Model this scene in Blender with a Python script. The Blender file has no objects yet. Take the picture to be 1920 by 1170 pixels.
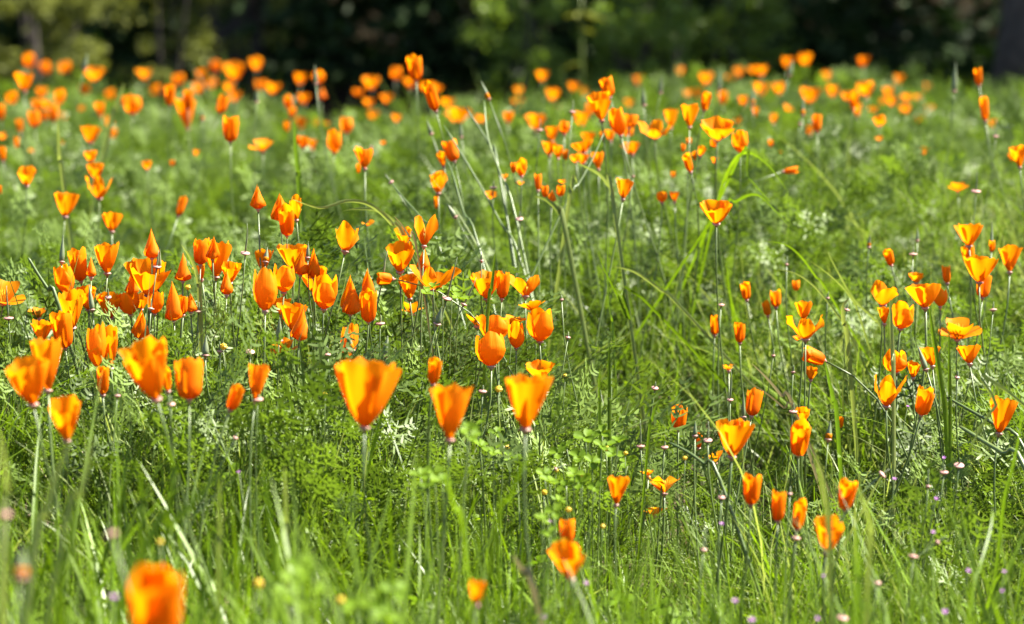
import bpy, math, random
import numpy as np
from mathutils import Vector, Matrix, Quaternion

scene = bpy.context.scene
R = random.Random(7)
NR = np.random.default_rng(11)

# ------------------------------------------------------------------ camera, sky, sun, exposure
CAM_Z, PITCH, FPX, PW, PH = 0.90, math.radians(7.14), 5333.0, 1920, 1170
cam_data = bpy.data.cameras.new("camera")
cam = bpy.data.objects.new("camera", cam_data)
scene.collection.objects.link(cam)
cam.location = (0, 0, CAM_Z)
cam.rotation_euler = (math.pi / 2 - PITCH, 0, 0)
cam_data.sensor_width = 36.0
cam_data.lens = 100.0
cam_data.clip_start, cam_data.clip_end = 0.05, 400.0
cam_data.dof.use_dof = True
cam_data.dof.focus_distance = 4.02
cam_data.dof.aperture_fstop = 4.4
scene.camera = cam

SUN = Vector((0.60, 0.08, 0.74)).normalized()
world = bpy.data.worlds.new("World")
scene.world = world
world.use_nodes = True
wn = world.node_tree
sky = wn.nodes.new("ShaderNodeTexSky")
sky.sky_type = 'NISHITA'
sky.sun_disc = False
sky.sun_elevation = math.asin(SUN.z)
sky.sun_rotation = math.atan2(SUN.x, SUN.y)
wn.links.new(sky.outputs[0], wn.nodes["Background"].inputs[0])
wn.nodes["Background"].inputs[1].default_value = 0.05

sun_data = bpy.data.lights.new("sun", 'SUN')
sun_data.energy = 5.0
sun_data.angle = math.radians(0.5)
sun_data.color = (1.0, 0.945, 0.83)
sun = bpy.data.objects.new("sun", sun_data)
sun.rotation_euler = SUN.to_track_quat('Z', 'Y').to_euler()
sun.location = (8, 4, 12)
scene.collection.objects.link(sun)

scene.view_settings.view_transform = 'Standard'
scene.view_settings.look = 'None'
scene.view_settings.exposure = 2.6
scene.view_settings.gamma = 1.0
scene.view_settings.use_curve_mapping = False
scene.cycles.use_denoising = True
scene.cycles.max_bounces = 8
scene.cycles.transmission_bounces = 6
scene.cycles.sample_clamp_indirect = 6.0

# ------------------------------------------------------------------ helpers
def sstep(a, b, x):
    t = np.clip((np.asarray(x, float) - a) / (b - a), 0, 1)
    return t * t * (3 - 2 * t)

HOLLOWS = [(0.27, 4.55, .23, 1.0), (0.36, 4.15, .16, .75), (0.20, 3.85, .10, .35), (0.62, 4.05, .10, .4), (-0.62, 3.62, .12, .8), (-0.25, 3.30, .12, .6), (0.75, 3.45, .12, .6), (0.02, 5.0, .15, .6), (-0.7, 5.2, .2, .6), (0.9, 4.9, .15, .5)]
def ground_z(x, y):
    x = np.asarray(x, float); y = np.asarray(y, float)
    z = (0.20 - 0.12 * sstep(0.1, -0.5, x)) * sstep(3.6, 6.2, y) - 0.15 * sstep(7.0, 14.0, y) * (1 - .9 * sstep(0.1, -0.5, x))
    z = z + 0.14 * sstep(0.25, -0.45, x) * sstep(2.8, 3.8, y) * (1 - sstep(4.4, 5.6, y))
    for hx, hy, hr, hd in HOLLOWS:
        z = z - .06 * hd * np.exp(-(((x - hx) / hr) ** 2 + ((y - hy) / (hr * 1.6)) ** 2))
    z = z + 0.10 * np.exp(-((x - 1.15) / 0.45) ** 2 - ((y - 6.2) / 1.0) ** 2)
    z = z + sstep(3.4, 4.2, y) * (0.028 * np.sin(x * 7.1 + 1.7 * np.sin(y * 2.3)) * np.sin(y * 5.1 + .8 * np.sin(x * 4.1)) )
    z = z + 0.010 * np.sin(x * 5.3 + y * 2.1) * np.sin(y * 4.7 - x * 1.3) + 0.006 * np.sin(x * 13 + 1) * np.sin(y * 11 + 2)
    return z

def gz(x, y):
    return float(ground_z(x, y))

CP, SP = math.cos(PITCH), math.sin(PITCH)
def at(px, py, y):
    """photo pixel -> the point of that line of sight at world distance y"""
    u, v = (px - PW / 2) / FPX, -(py - PH / 2) / FPX
    dx, dy, dz = u, CP + v * SP, -SP + v * CP
    t = y / dy
    return Vector((dx * t, y, CAM_Z + dz * t))

def link(o, parent=None):
    scene.collection.objects.link(o)
    if parent is not None:
        o.parent = parent
    return o

def mesh_obj(name, verts, faces, mat, parent=None, smooth=True, uv=None):
    me = bpy.data.meshes.new(name)
    me.from_pydata([tuple(v) for v in verts], [], faces)
    if smooth:
        me.polygons.foreach_set("use_smooth", [True] * len(me.polygons))
    if uv is not None:
        lay = me.uv_layers.new(name="UVMap")
        idx = np.empty(len(me.loops), dtype=np.int32)
        me.loops.foreach_get("vertex_index", idx)
        lay.data.foreach_set("uv", np.asarray(uv, np.float32)[idx].ravel())
    if mat is not None:
        me.materials.append(mat)
    me.update()
    return link(bpy.data.objects.new(name, me), parent)

def big_mesh(name, V, F, mat, smooth=False):
    """numpy arrays of verts and tri / quad faces -> mesh"""
    V = np.asarray(V, np.float32); F = np.asarray(F, np.int32)
    me = bpy.data.meshes.new(name)
    n, k = F.shape
    me.vertices.add(len(V)); me.vertices.foreach_set("co", V.ravel())
    me.loops.add(n * k); me.loops.foreach_set("vertex_index", F.ravel())
    me.polygons.add(n)
    me.polygons.foreach_set("loop_start", np.arange(0, n * k, k, dtype=np.int32))
    if smooth:
        me.polygons.foreach_set("use_smooth", np.ones(n, dtype=bool))
    me.update(calc_edges=True)
    me.validate()
    if mat is not None:
        me.materials.append(mat)
    return me

def empty(name, loc, label=None, cat=None, group=None):
    o = bpy.data.objects.new(name, None)
    o.empty_display_size = 0.02
    o.location = loc
    tag(o, label, cat, group)
    return link(o)

def tag(o, label=None, cat=None, group=None, kind=None):
    for k, v in (("label", label), ("category", cat), ("group", group), ("kind", kind)):
        if v:
            o[k] = v
    return o

def tube(points, radii, sides=6, cap=True):
    """a round tube along points -> (verts, faces)"""
    P = [Vector(p) for p in points]
    V, F = [], []
    ref = Vector((0.3, 0.9, 0.1)).normalized()
    for i, p in enumerate(P):
        t = (P[min(i + 1, len(P) - 1)] - P[max(i - 1, 0)])
        if t.length < 1e-9:
            t = Vector((0, 0, 1))
        t.normalize()
        a = t.cross(ref)
        if a.length < 1e-3:
            a = t.cross(Vector((1, 0, 0)))
        a.normalize(); b = t.cross(a)
        r = radii[i] if hasattr(radii, '__len__') else radii
        for k in range(sides):
            w = 2 * math.pi * k / sides
            V.append(p + (a * math.cos(w) + b * math.sin(w)) * r)
    for i in range(len(P) - 1):
        for k in range(sides):
            k2 = (k + 1) % sides
            F.append((i * sides + k, i * sides + k2, (i + 1) * sides + k2, (i + 1) * sides + k))
    if cap:
        F.append(tuple(range(sides))[::-1])
        F.append(tuple((len(P) - 1) * sides + k for k in range(sides)))
    return V, F

def lathe(profile, axis, origin, sides=10):
    """profile [(r, h)] turned round axis from origin"""
    q = Vector((0, 0, 1)).rotation_difference(Vector(axis).normalized())
    V, F = [], []
    for r, h in profile:
        for k in range(sides):
            w = 2 * math.pi * k / sides
            V.append(Vector(origin) + q @ Vector((r * math.cos(w), r * math.sin(w), h)))
    n = len(profile)
    for i in range(n - 1):
        for k in range(sides):
            k2 = (k + 1) % sides
            F.append((i * sides + k, i * sides + k2, (i + 1) * sides + k2, (i + 1) * sides + k))
    F.append(tuple(range(sides))[::-1])
    F.append(tuple((n - 1) * sides + k for k in range(sides)))
    return V, F

def bez(a, b, c, d, n):
    return [a * (1 - t) ** 3 + b * 3 * t * (1 - t) ** 2 + c * 3 * t * t * (1 - t) + d * t ** 3 for t in [i / (n - 1) for i in range(n)]]

# ------------------------------------------------------------------ materials
def nd(nt, typ, **kw):
    n = nt.nodes.new(typ)
    for k, v in kw.items():
        setattr(n, k, v)
    return n

def leaf_mat(name, dark, light, trans, rough=0.4, tfac=0.45, spec=0.5, nscale=60.0):
    """thin plant tissue: reflects, shines and lets light through; colour varies per copy and along the surface"""
    m = bpy.data.materials.new(name); m.use_nodes = True
    nt = m.node_tree; nt.nodes.clear()
    out = nd(nt, "ShaderNodeOutputMaterial")
    info = nd(nt, "ShaderNodeObjectInfo")
    geo = nd(nt, "ShaderNodeNewGeometry")
    noi = nd(nt, "ShaderNodeTexNoise"); noi.inputs["Scale"].default_value = nscale; noi.inputs["Detail"].default_value = 3
    nt.links.new(geo.outputs["Position"], noi.inputs["Vector"])
    noi2 = nd(nt, "ShaderNodeTexNoise"); noi2.inputs["Scale"].default_value = 3.0; noi2.inputs["Detail"].default_value = 2
    nt.links.new(geo.outputs["Position"], noi2.inputs["Vector"])
    a1 = nd(nt, "ShaderNodeMath", operation='MULTIPLY_ADD'); a1.inputs[1].default_value = 0.55; a1.inputs[2].default_value = -0.15
    nt.links.new(info.outputs["Random"], a1.inputs[0])
    a2 = nd(nt, "ShaderNodeMath", operation='MULTIPLY_ADD'); a2.inputs[1].default_value = 0.6
    nt.links.new(noi.outputs["Fac"], a2.inputs[0]); nt.links.new(a1.outputs[0], a2.inputs[2])
    a3 = nd(nt, "ShaderNodeMath", operation='MULTIPLY_ADD', use_clamp=True); a3.inputs[1].default_value = 0.5
    nt.links.new(noi2.outputs["Fac"], a3.inputs[0]); nt.links.new(a2.outputs[0], a3.inputs[2])
    mix = nd(nt, "ShaderNodeMixRGB"); mix.inputs[1].default_value = (*dark, 1); mix.inputs[2].default_value = (*light, 1)
    nt.links.new(a3.outputs[0], mix.inputs[0])
    p = nd(nt, "ShaderNodeBsdfPrincipled")
    p.inputs["Roughness"].default_value = rough
    p.inputs["Specular IOR Level"].default_value = spec
    nt.links.new(mix.outputs[0], p.inputs["Base Color"])
    tr = nd(nt, "ShaderNodeBsdfTranslucent")
    tm = nd(nt, "ShaderNodeMixRGB", blend_type='MULTIPLY'); tm.inputs[0].default_value = 1.0
    nt.links.new(mix.outputs[0], tm.inputs[1]); tm.inputs[2].default_value = (*trans, 1)
    nt.links.new(tm.outputs[0], tr.inputs["Color"])
    ms = nd(nt, "ShaderNodeMixShader"); ms.inputs[0].default_value = tfac
    nt.links.new(p.outputs[0], ms.inputs[1]); nt.links.new(tr.outputs[0], ms.inputs[2])
    nt.links.new(ms.outputs[0], out.inputs["Surface"])
    return m

def plain_mat(name, c1, c2, rough=0.7, scale=40.0, bump=0.0):
    m = bpy.data.materials.new(name); m.use_nodes = True
    nt = m.node_tree
    p = nt.nodes["Principled BSDF"]
    geo = nd(nt, "ShaderNodeNewGeometry")
    noi = nd(nt, "ShaderNodeTexNoise"); noi.inputs["Scale"].default_value = scale; noi.inputs["Detail"].default_value = 6
    nt.links.new(geo.outputs["Position"], noi.inputs["Vector"])
    ramp = nd(nt, "ShaderNodeValToRGB")
    ramp.color_ramp.elements[0].position, ramp.color_ramp.elements[1].position = 0.3, 0.7
    ramp.color_ramp.elements[0].color = (*c1, 1); ramp.color_ramp.elements[1].color = (*c2, 1)
    nt.links.new(noi.outputs["Fac"], ramp.inputs[0])
    nt.links.new(ramp.outputs[0], p.inputs["Base Color"])
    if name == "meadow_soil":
        # past the meadow lies leaf litter, coloured extra dark in place of shade
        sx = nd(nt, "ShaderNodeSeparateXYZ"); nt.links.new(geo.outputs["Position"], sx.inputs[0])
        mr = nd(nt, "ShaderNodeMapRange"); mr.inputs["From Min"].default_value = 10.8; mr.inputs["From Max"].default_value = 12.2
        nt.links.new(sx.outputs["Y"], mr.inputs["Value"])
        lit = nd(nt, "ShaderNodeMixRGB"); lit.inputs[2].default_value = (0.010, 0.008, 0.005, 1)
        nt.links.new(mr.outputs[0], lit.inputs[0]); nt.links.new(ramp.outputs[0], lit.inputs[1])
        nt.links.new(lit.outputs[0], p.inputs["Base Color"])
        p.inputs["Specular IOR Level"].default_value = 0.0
    p.inputs["Roughness"].default_value = rough
    if bump:
        b = nd(nt, "ShaderNodeBump"); b.inputs["Strength"].default_value = bump; b.inputs["Distance"].default_value = 0.02
        nt.links.new(noi.outputs["Fac"], b.inputs["Height"]); nt.links.new(b.outputs[0], p.inputs["Normal"])
    return m

def petal_mat():
    """silky petal: fine streaks from base to tip, deeper orange at the base, lets light through"""
    m = bpy.data.materials.new("poppy_petal"); m.use_nodes = True
    nt = m.node_tree; nt.nodes.clear()
    out = nd(nt, "ShaderNodeOutputMaterial")
    uv = nd(nt, "ShaderNodeUVMap", uv_map="UVMap")
    sep = nd(nt, "ShaderNodeSeparateXYZ"); nt.links.new(uv.outputs[0], sep.inputs[0])
    mp = nd(nt, "ShaderNodeMapping"); mp.inputs["Scale"].default_value = (26, 1.1, 1)
    info = nd(nt, "ShaderNodeObjectInfo")
    ad = nd(nt, "ShaderNodeVectorMath", operation='ADD')
    nt.links.new(uv.outputs[0], ad.inputs[0]); nt.links.new(info.outputs["Random"], ad.inputs[1])
    nt.links.new(ad.outputs[0], mp.inputs["Vector"])
    noi = nd(nt, "ShaderNodeTexNoise"); noi.inputs["Scale"].default_value = 1.0; noi.inputs["Detail"].default_value = 3
    nt.links.new(mp.outputs[0], noi.inputs["Vector"])
    ramp = nd(nt, "ShaderNodeValToRGB")
    e = ramp.color_ramp.elements
    e[0].position, e[0].color = 0.0, (0.64, 0.115, 0.0008, 1)
    e[1].position, e[1].color = 0.85, (0.75, 0.240, 0.0012, 1)
    n2 = e.new(0.3); n2.color = (0.71, 0.182, 0.0010, 1)
    f = nd(nt, "ShaderNodeMath", operation='MULTIPLY_ADD', use_clamp=True); f.inputs[1].default_value = 0.60
    s2 = nd(nt, "ShaderNodeMath", operation='SUBTRACT'); s2.inputs[1].default_value = 0.30
    nt.links.new(sep.outputs["Y"], s2.inputs[0])
    nt.links.new(noi.outputs["Fac"], f.inputs[0]); nt.links.new(s2.outputs[0], f.inputs[2])
    f2 = nd(nt, "ShaderNodeMath", operation='MULTIPLY_ADD', use_clamp=True); f2.inputs[1].default_value = 0.34
    sb = nd(nt, "ShaderNodeMath", operation='SUBTRACT'); sb.inputs[1].default_value = 0.5
    nt.links.new(info.outputs["Random"], sb.inputs[0])
    nt.links.new(sb.outputs[0], f2.inputs[0]); nt.links.new(f.outputs[0], f2.inputs[2])
    nt.links.new(f2.outputs[0], ramp.inputs[0])
    p = nd(nt, "ShaderNodeBsdfPrincipled")
    p.inputs["Roughness"].default_value = 0.55
    p.inputs["Specular IOR Level"].default_value = 0.12
    nt.links.new(ramp.outputs[0], p.inputs["Base Color"])
    bmp = nd(nt, "ShaderNodeBump"); bmp.inputs["Strength"].default_value = 0.55; bmp.inputs["Distance"].default_value = 0.0008
    nt.links.new(noi.outputs["Fac"], bmp.inputs["Height"]); nt.links.new(bmp.outputs[0], p.inputs["Normal"])
    tr = nd(nt, "ShaderNodeBsdfTranslucent")
    nt.links.new(ramp.outputs[0], tr.inputs["Color"])
    ms = nd(nt, "ShaderNodeMixShader"); ms.inputs[0].default_value = 0.58
    nt.links.new(p.outputs[0], ms.inputs[1]); nt.links.new(tr.outputs[0], ms.inputs[2])
    nt.links.new(ms.outputs[0], out.inputs["Surface"])
    return m

M = dict(
    petal=petal_mat(),
    grass=leaf_mat("grass_blade", (0.010, 0.027, 0.0015), (0.128, 0.205, 0.014), (1.45, 1.5, 0.35), 0.38, 0.38, 0.22),
    pale=leaf_mat("pale_grass", (0.060, 0.095, 0.014), (0.235, 0.280, 0.090), (1.2, 1.2, 0.6), 0.40, 0.45, 0.25),
    straw=leaf_mat("dry_straw", (0.13, 0.11, 0.05), (0.22, 0.19, 0.10), (1.0, 0.95, 0.8), 0.5, 0.25),
    frond=leaf_mat("poppy_frond", (0.008, 0.022, 0.003), (0.120, 0.176, 0.034), (1.35, 1.45, 0.4), 0.48, 0.34, 0.20),
    weed=leaf_mat("broad_weed_leaf", (0.030, 0.066, 0.004), (0.105, 0.165, 0.014), (1.3, 1.4, 0.6), 0.55, 0.45, 0.25),
    clover=leaf_mat("clover_leaf", (0.055, 0.110, 0.004), (0.120, 0.195, 0.012), (1.6, 1.5, 0.3), 0.55, 0.42, 0.12, nscale=120),
    stem=leaf_mat("poppy_stem", (0.032, 0.060, 0.012), (0.100, 0.140, 0.038), (1.0, 1.1, 0.6), 0.42, 0.15),
    cap=leaf_mat("bud_cap", (0.070, 0.105, 0.045), (0.155, 0.180, 0.095), (1.0, 1.0, 0.6), 0.45, 0.2),
    rim=leaf_mat("pink_rim", (0.28, 0.12, 0.10), (0.42, 0.24, 0.20), (1.0, 0.8, 0.7), 0.45, 0.25),
    purple=leaf_mat("purple_petal", (0.30, 0.07, 0.36), (0.42, 0.16, 0.46), (1, 0.8, 1), 0.5, 0.4),
    yellow=leaf_mat("yellow_petal", (0.55, 0.36, 0.010), (0.60, 0.44, 0.03), (1, 0.95, 0.6), 0.5, 0.35),
    soil=plain_mat("meadow_soil", (0.050, 0.036, 0.024), (0.13, 0.10, 0.07), 0.9, 22.0, 0.7),
    bark=plain_mat("tree_bark", (0.018, 0.013, 0.010), (0.060, 0.045, 0.036), 0.9, 14.0, 0.8),
    stone=plain_mat("grey_stone", (0.16, 0.17, 0.20), (0.30, 0.31, 0.34), 0.8, 30.0, 0.4),
    bush_olive=leaf_mat("olive_bush_leaf", (0.060, 0.072, 0.012), (0.150, 0.165, 0.030), (1.2, 1.2, 0.6), 0.6, 0.35, 0.2, nscale=8),
    bush_green=leaf_mat("green_bush_leaf", (0.052, 0.090, 0.010), (0.140, 0.200, 0.026), (1.3, 1.4, 0.5), 0.5, 0.38, 0.35, nscale=8),
    tree_leaf=leaf_mat("tree_leaf", (0.007, 0.016, 0.004), (0.020, 0.038, 0.010), (1.1, 1.3, 0.5), 0.6, 0.2, 0.12, nscale=5),  # darker than real foliage: the wood's shade is put into the leaf colour
)

# ------------------------------------------------------------------ ground
def build_ground():
    ys = np.concatenate([np.linspace(-40, 0.5, 14), np.linspace(0.8, 17, 150), np.linspace(18, 120, 20)])
    xs = np.concatenate([np.linspace(-90, -6, 12), np.linspace(-5.5, 5.5, 150), np.linspace(6, 90, 12)])
    X, Y = np.meshgrid(xs, ys)
    V = np.stack([X, Y, ground_z(X, Y)], -1).reshape(-1, 3)
    nx, ny = len(xs), len(ys)
    i = np.arange(nx - 1)[None, :] + nx * np.arange(ny - 1)[:, None]
    F = np.stack([i, i + 1, i + nx + 1, i + nx], -1).reshape(-1, 4)
    o = bpy.data.objects.new("ground", big_mesh("ground", V, F, M["soil"], True))
    tag(o, "bare brown soil under the meadow", None, None, "structure")
    link(o)
build_ground()

# ------------------------------------------------------------------ trees and bushes behind the meadow
def leaf_cloud(centers, radii, n, size, rng, zmin=None):
    """n separate small folded leaves scattered in clumps -> verts, tris"""
    k = rng.integers(0, len(centers), n)
    off = rng.normal(size=(n, 3)); off /= np.linalg.norm(off, axis=1)[:, None]
    off *= (rng.random(n) ** 0.5)[:, None]
    C = np.asarray(centers)[k] + off * np.asarray(radii)[k][:, None] * np.array([1, 1, 0.8])
    if zmin is not None:
        C[:, 2] = np.maximum(C[:, 2], zmin + rng.random(n) * 0.1)
    L = size * (0.6 + 0.8 * rng.random(n))
    ax = rng.normal(size=(n, 3)); ax[:, 2] *= 0.6; ax /= np.linalg.norm(ax, axis=1)[:, None]
    b = rng.normal(size=(n, 3)); b -= (b * ax).sum(1)[:, None] * ax; b /= np.linalg.norm(b, axis=1)[:, None]
    nn = np.cross(ax, b)
    p0 = C - ax * L[:, None] * 0.5
    p1 = C + b * (L * 0.24)[:, None] + nn * (L * 0.06)[:, None]
    p2 = C + ax * L[:, None] * 0.5
    p3 = C - b * (L * 0.24)[:, None] + nn * (L * 0.06)[:, None]
    V = np.stack([p0, p1, p2, p3], 1).reshape(-1, 3)
    i = np.arange(n) * 4
    F = np.concatenate([np.stack([i, i + 1, i + 2], 1), np.stack([i, i + 2, i + 3], 1)])
    return V, F

def clump_centers(c, rad, n, rng):
    d = rng.normal(size=(n, 3)); d /= np.linalg.norm(d, axis=1)[:, None]
    return np.asarray(c) + d * (rng.random(n) ** 0.4)[:, None] * np.asarray(rad)

def bush(x, y, r, h, n, size, mat, label, lo=0.05, seed=0):
    rng = np.random.default_rng(seed)
    g = gz(x, y)
    root = empty("bush", (x, y, g), label, "bush", "bushes along the meadow edge")
    cc = clump_centers((0, 0, h * 0.5 + lo), (r, r * 0.8, h * 0.5), 26, rng)
    V, F = leaf_cloud(cc, rng.uniform(0.10, 0.30, 26) * max(r, 0.5), n, size, rng, 0.02)
    link(bpy.data.objects.new("foliage", big_mesh("foliage", V, F, M[mat])), root)["kind"] = "stuff"
    for i in range(3):
        a = rng.uniform(0, 6.28)
        tip = Vector((math.cos(a) * r * 0.6, math.sin(a) * r * 0.5, h * rng.uniform(0.6, 0.95)))
        b0 = Vector((math.cos(a) * 0.08, math.sin(a) * 0.08, -0.05))
        pts = bez(b0, b0 + Vector((0, 0, h * 0.3)), tip - Vector((0, 0, h * 0.25)), tip, 7)
        v, f = tube(pts, [0.013 - 0.0015 * k for k in range(7)], 6)
        mesh_obj("branch", v, f, M["bark"], root)
    return root

def tree(x, y, tr, th, crown_c, crown_r, n, size, label, seed=0, lean=0.0):
    rng = np.random.default_rng(seed)
    g = gz(x, y)
    root = empty("tree", (x, y, g), label, "tree", "trees of the shady wood behind the meadow")
    pts = [Vector((lean * t * t + 0.06 * math.sin(5 * t + seed), 0.05 * math.cos(4 * t), -0.1 + th * t)) for t in [k / 9 for k in range(10)]]
    rad = [tr * (1.55 - 0.55 * min(1, k / 1.5)) * (1 - 0.055 * k) for k in range(10)]
    v, f = tube(pts, rad, 14)
    v = [p + Vector((math.sin(i * 2.3) * tr * .05, math.cos(i * 1.7) * tr * .05, 0)) for i, p in enumerate(v)]
    mesh_obj("trunk", v, f, M["bark"], root)
    for i in range(6):
        a = rng.uniform(0, 6.28); s = pts[rng.integers(5, 9)]
        tip = Vector(crown_c) + Vector((math.cos(a) * crown_r[0] * .7, math.sin(a) * crown_r[1] * .7, rng.uniform(-.3, .5) * crown_r[2]))
        q = bez(s, s + (tip - s) * .3 + Vector((0, 0, .3)), s + (tip - s) * .7 + Vector((0, 0, .3)), tip, 6)
        v, f = tube(q, [tr * (.42 - .065 * k) for k in range(6)], 7)
        mesh_obj("limb", v, f, M["bark"], root)
    cc = clump_centers(crown_c, crown_r, 60, rng)
    V, F = leaf_cloud(cc, rng.uniform(0.25, 0.6, 60) * min(1.3, crown_r[2] * 0.6), n, size, rng)
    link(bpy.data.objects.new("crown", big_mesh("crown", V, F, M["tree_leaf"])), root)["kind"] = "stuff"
    return root

TREES = [  # unseen crowns placed to shade the wood's gaps; deep trees added for that
    (2.70, 14.9, 0.19, 5.2, (1.5, 2.4, 4.3), (2.1, 1.7, 1.9), 8000, "dark brown trunk standing at the right edge of the wood", -0.10),
    (0.75, 19.0, 0.17, 5.2, (1.0, -1.7, 4.0), (1.6, 1.6, 1.8), 9000, "tree with unseen crown set to shade the black gap in the wood", 0.1),
    (4.9, 17.6, 0.20, 5.6, (0.1, -0.9, 4.2), (2.0, 2.0, 2.0), 8000, "shaded tree behind the dark brown trunk", 0.0),
    (-1.9, 19.6, 0.19, 5.6, (0.2, 0.0, 4.0), (2.6, 2.2, 2.4), 9000, "shaded tree behind the olive bush", 0.1),
    (2.6, 20.6, 0.20, 6.0, (0.0, 0.0, 4.2), (2.6, 2.2, 2.6), 9000, "shaded tree behind the green bush", -0.1),
    (-5.2, 20.0, 0.20, 6.0, (0.0, 0.0, 4.2), (2.8, 2.3, 2.6), 8000, "tree beyond the left edge of the wood", 0.0),
    (7.6, 19.0, 0.20, 6.0, (0.0, 0.0, 4.4), (2.8, 2.4, 2.6), 8000, "tree beyond the right edge of the wood", 0.1),
    (0.9, 23.2, 0.20, 6.0, (0.0, 0.0, 4.4), (3.0, 2.4, 2.6), 8000, "tree added for shade deep in the wood behind the black gap", 0.1),
    (5.0, 22.6, 0.20, 6.0, (0.0, 0.0, 4.4), (3.0, 2.4, 2.6), 8000, "tree added for shade deep in the wood behind the dark hollow", 0.0),
    (-6.4, 23.0, 0.20, 6.0, (0.0, 0.0, 4.4), (3.0, 2.4, 2.6), 8000, "tree added for shade deep in the wood behind the olive bush", 0.0),
]
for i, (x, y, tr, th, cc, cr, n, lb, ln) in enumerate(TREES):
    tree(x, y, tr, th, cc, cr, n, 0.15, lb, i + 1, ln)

# deep wood: undergrowth with leaves coloured dark for shade, closing the view under the crowns
def undergrowth():
    rng = np.random.default_rng(5)
    n = 380
    cc = np.stack([rng.uniform(-10, 12, n), rng.uniform(18.2, 23, n), 2.4 * rng.random(n) ** 1.8], 1)
    V, F = leaf_cloud(cc, rng.uniform(0.5, 1.0, n), 60000, 0.16, rng, 0.03)
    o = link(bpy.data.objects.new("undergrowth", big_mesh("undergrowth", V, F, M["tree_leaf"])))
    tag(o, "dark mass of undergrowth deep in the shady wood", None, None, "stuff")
undergrowth()

BUSHES = [
    (-2.42, 14.7, 0.55, 1.3, 5200, 0.040, "bush_olive", "big olive bush in the sun at the left edge of the wood"),
    (-1.88, 15.4, 0.32, 1.0, 2200, 0.040, "bush_olive", "small olive bush between the big olive bush and the black gap"),
    (-3.15, 15.2, 0.50, 1.5, 3800, 0.040, "bush_olive", "olive bush half outside the left edge of the view"),
    (-2.75, 16.2, 0.60, 1.5, 4200, 0.045, "bush_olive", "olive bush standing behind the big olive bush"),
    (-1.55, 16.4, 0.40, 1.1, 1800, 0.040, "bush_olive", "thin olive bush at the right end of the olive bushes"),
    (0.05, 15.2, 0.34, 0.9, 1500, 0.040, "bush_green", "low green bush left of the tall pale weed"),
    (0.72, 14.9, 0.34, 0.8, 1800, 0.045, "bush_green", "low leafy bush in front of the brightest green bush"),
    (0.65, 16.4, 0.50, 1.4, 3200, 0.045, "bush_green", "tall green bush behind the other green bushes"),
    (0.30, 15.8, 0.42, 1.2, 2200, 0.040, "bush_green", "green bush behind the tall pale weed"),
    (0.95, 15.3, 0.42, 1.2, 3400, 0.042, "bush_green", "brightest green bush in the middle of the wood edge"),
    (1.35, 16.0, 0.28, 0.8, 1400, 0.040, "bush_green", "low green bush beside the dark hollow"),
    (4.0, 15.0, 0.50, 1.2, 2600, 0.045, "bush_green", "green bush beyond the dark brown trunk"),
]
for i, b in enumerate(BUSHES):
    bush(*b, seed=40 + i)

# ------------------------------------------------------------------ plant clumps for the ground cover
class Strips:
    """collects flat tapering strips (grass blades, frond segments) as quads"""
    def __init__(self):
        self.V, self.F = [], []
    def blade(self, pts, widths, side):
        n0 = len(self.V)
        for p, w in zip(pts, widths):
            self.V.append(p - side * (w * 0.5)); self.V.append(p + side * (w * 0.5))
        for i in range(len(pts) - 1):
            a = n0 + 2 * i
            self.F.append((a, a + 1, a + 3, a + 2))
    def mesh(self, name, mat):
        return big_mesh(name, np.array([tuple(v) for v in self.V]), np.array(self.F), mat)

def tuft(name, mat, n, rad, h0, h1, w0, w1, bend, seg=5, seed=0, kink=0.0):
    r = random.Random(seed); S = Strips()
    for _ in range(n):
        a = r.uniform(0, 6.283); q = rad * math.sqrt(r.random())
        base = Vector((q * math.cos(a), q * math.sin(a), -0.015))
        a2 = a + r.uniform(-1.3, 1.3)
        out = Vector((math.cos(a2), math.sin(a2), 0))
        h = r.uniform(h0, h1); lean = r.uniform(0.05, 0.5) * bend; droop = r.uniform(0.1, 1.0) ** 2 * bend
        tw = r.uniform(-0.9, 0.9)
        side = (Vector((-out.y, out.x, 0)) * math.cos(tw) + out * math.sin(tw)).normalized()
        w = r.uniform(w0, w1)
        pts, ws = [], []
        for k in range(seg + 1):
            t = k / seg
            pts.append(base + out * (h * (lean * t + droop * t * t * 0.8)) + Vector((0, 0, h * (t - 0.35 * droop * t ** 3))))
            ws.append(w * (0.75 + 0.5 * t if t < 0.4 else 0.95) * (1 - t ** 3) + 0.0002)
        S.blade(pts, ws, side)
    return bpy.data.objects.new(name, S.mesh(name, M[mat]))

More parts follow.
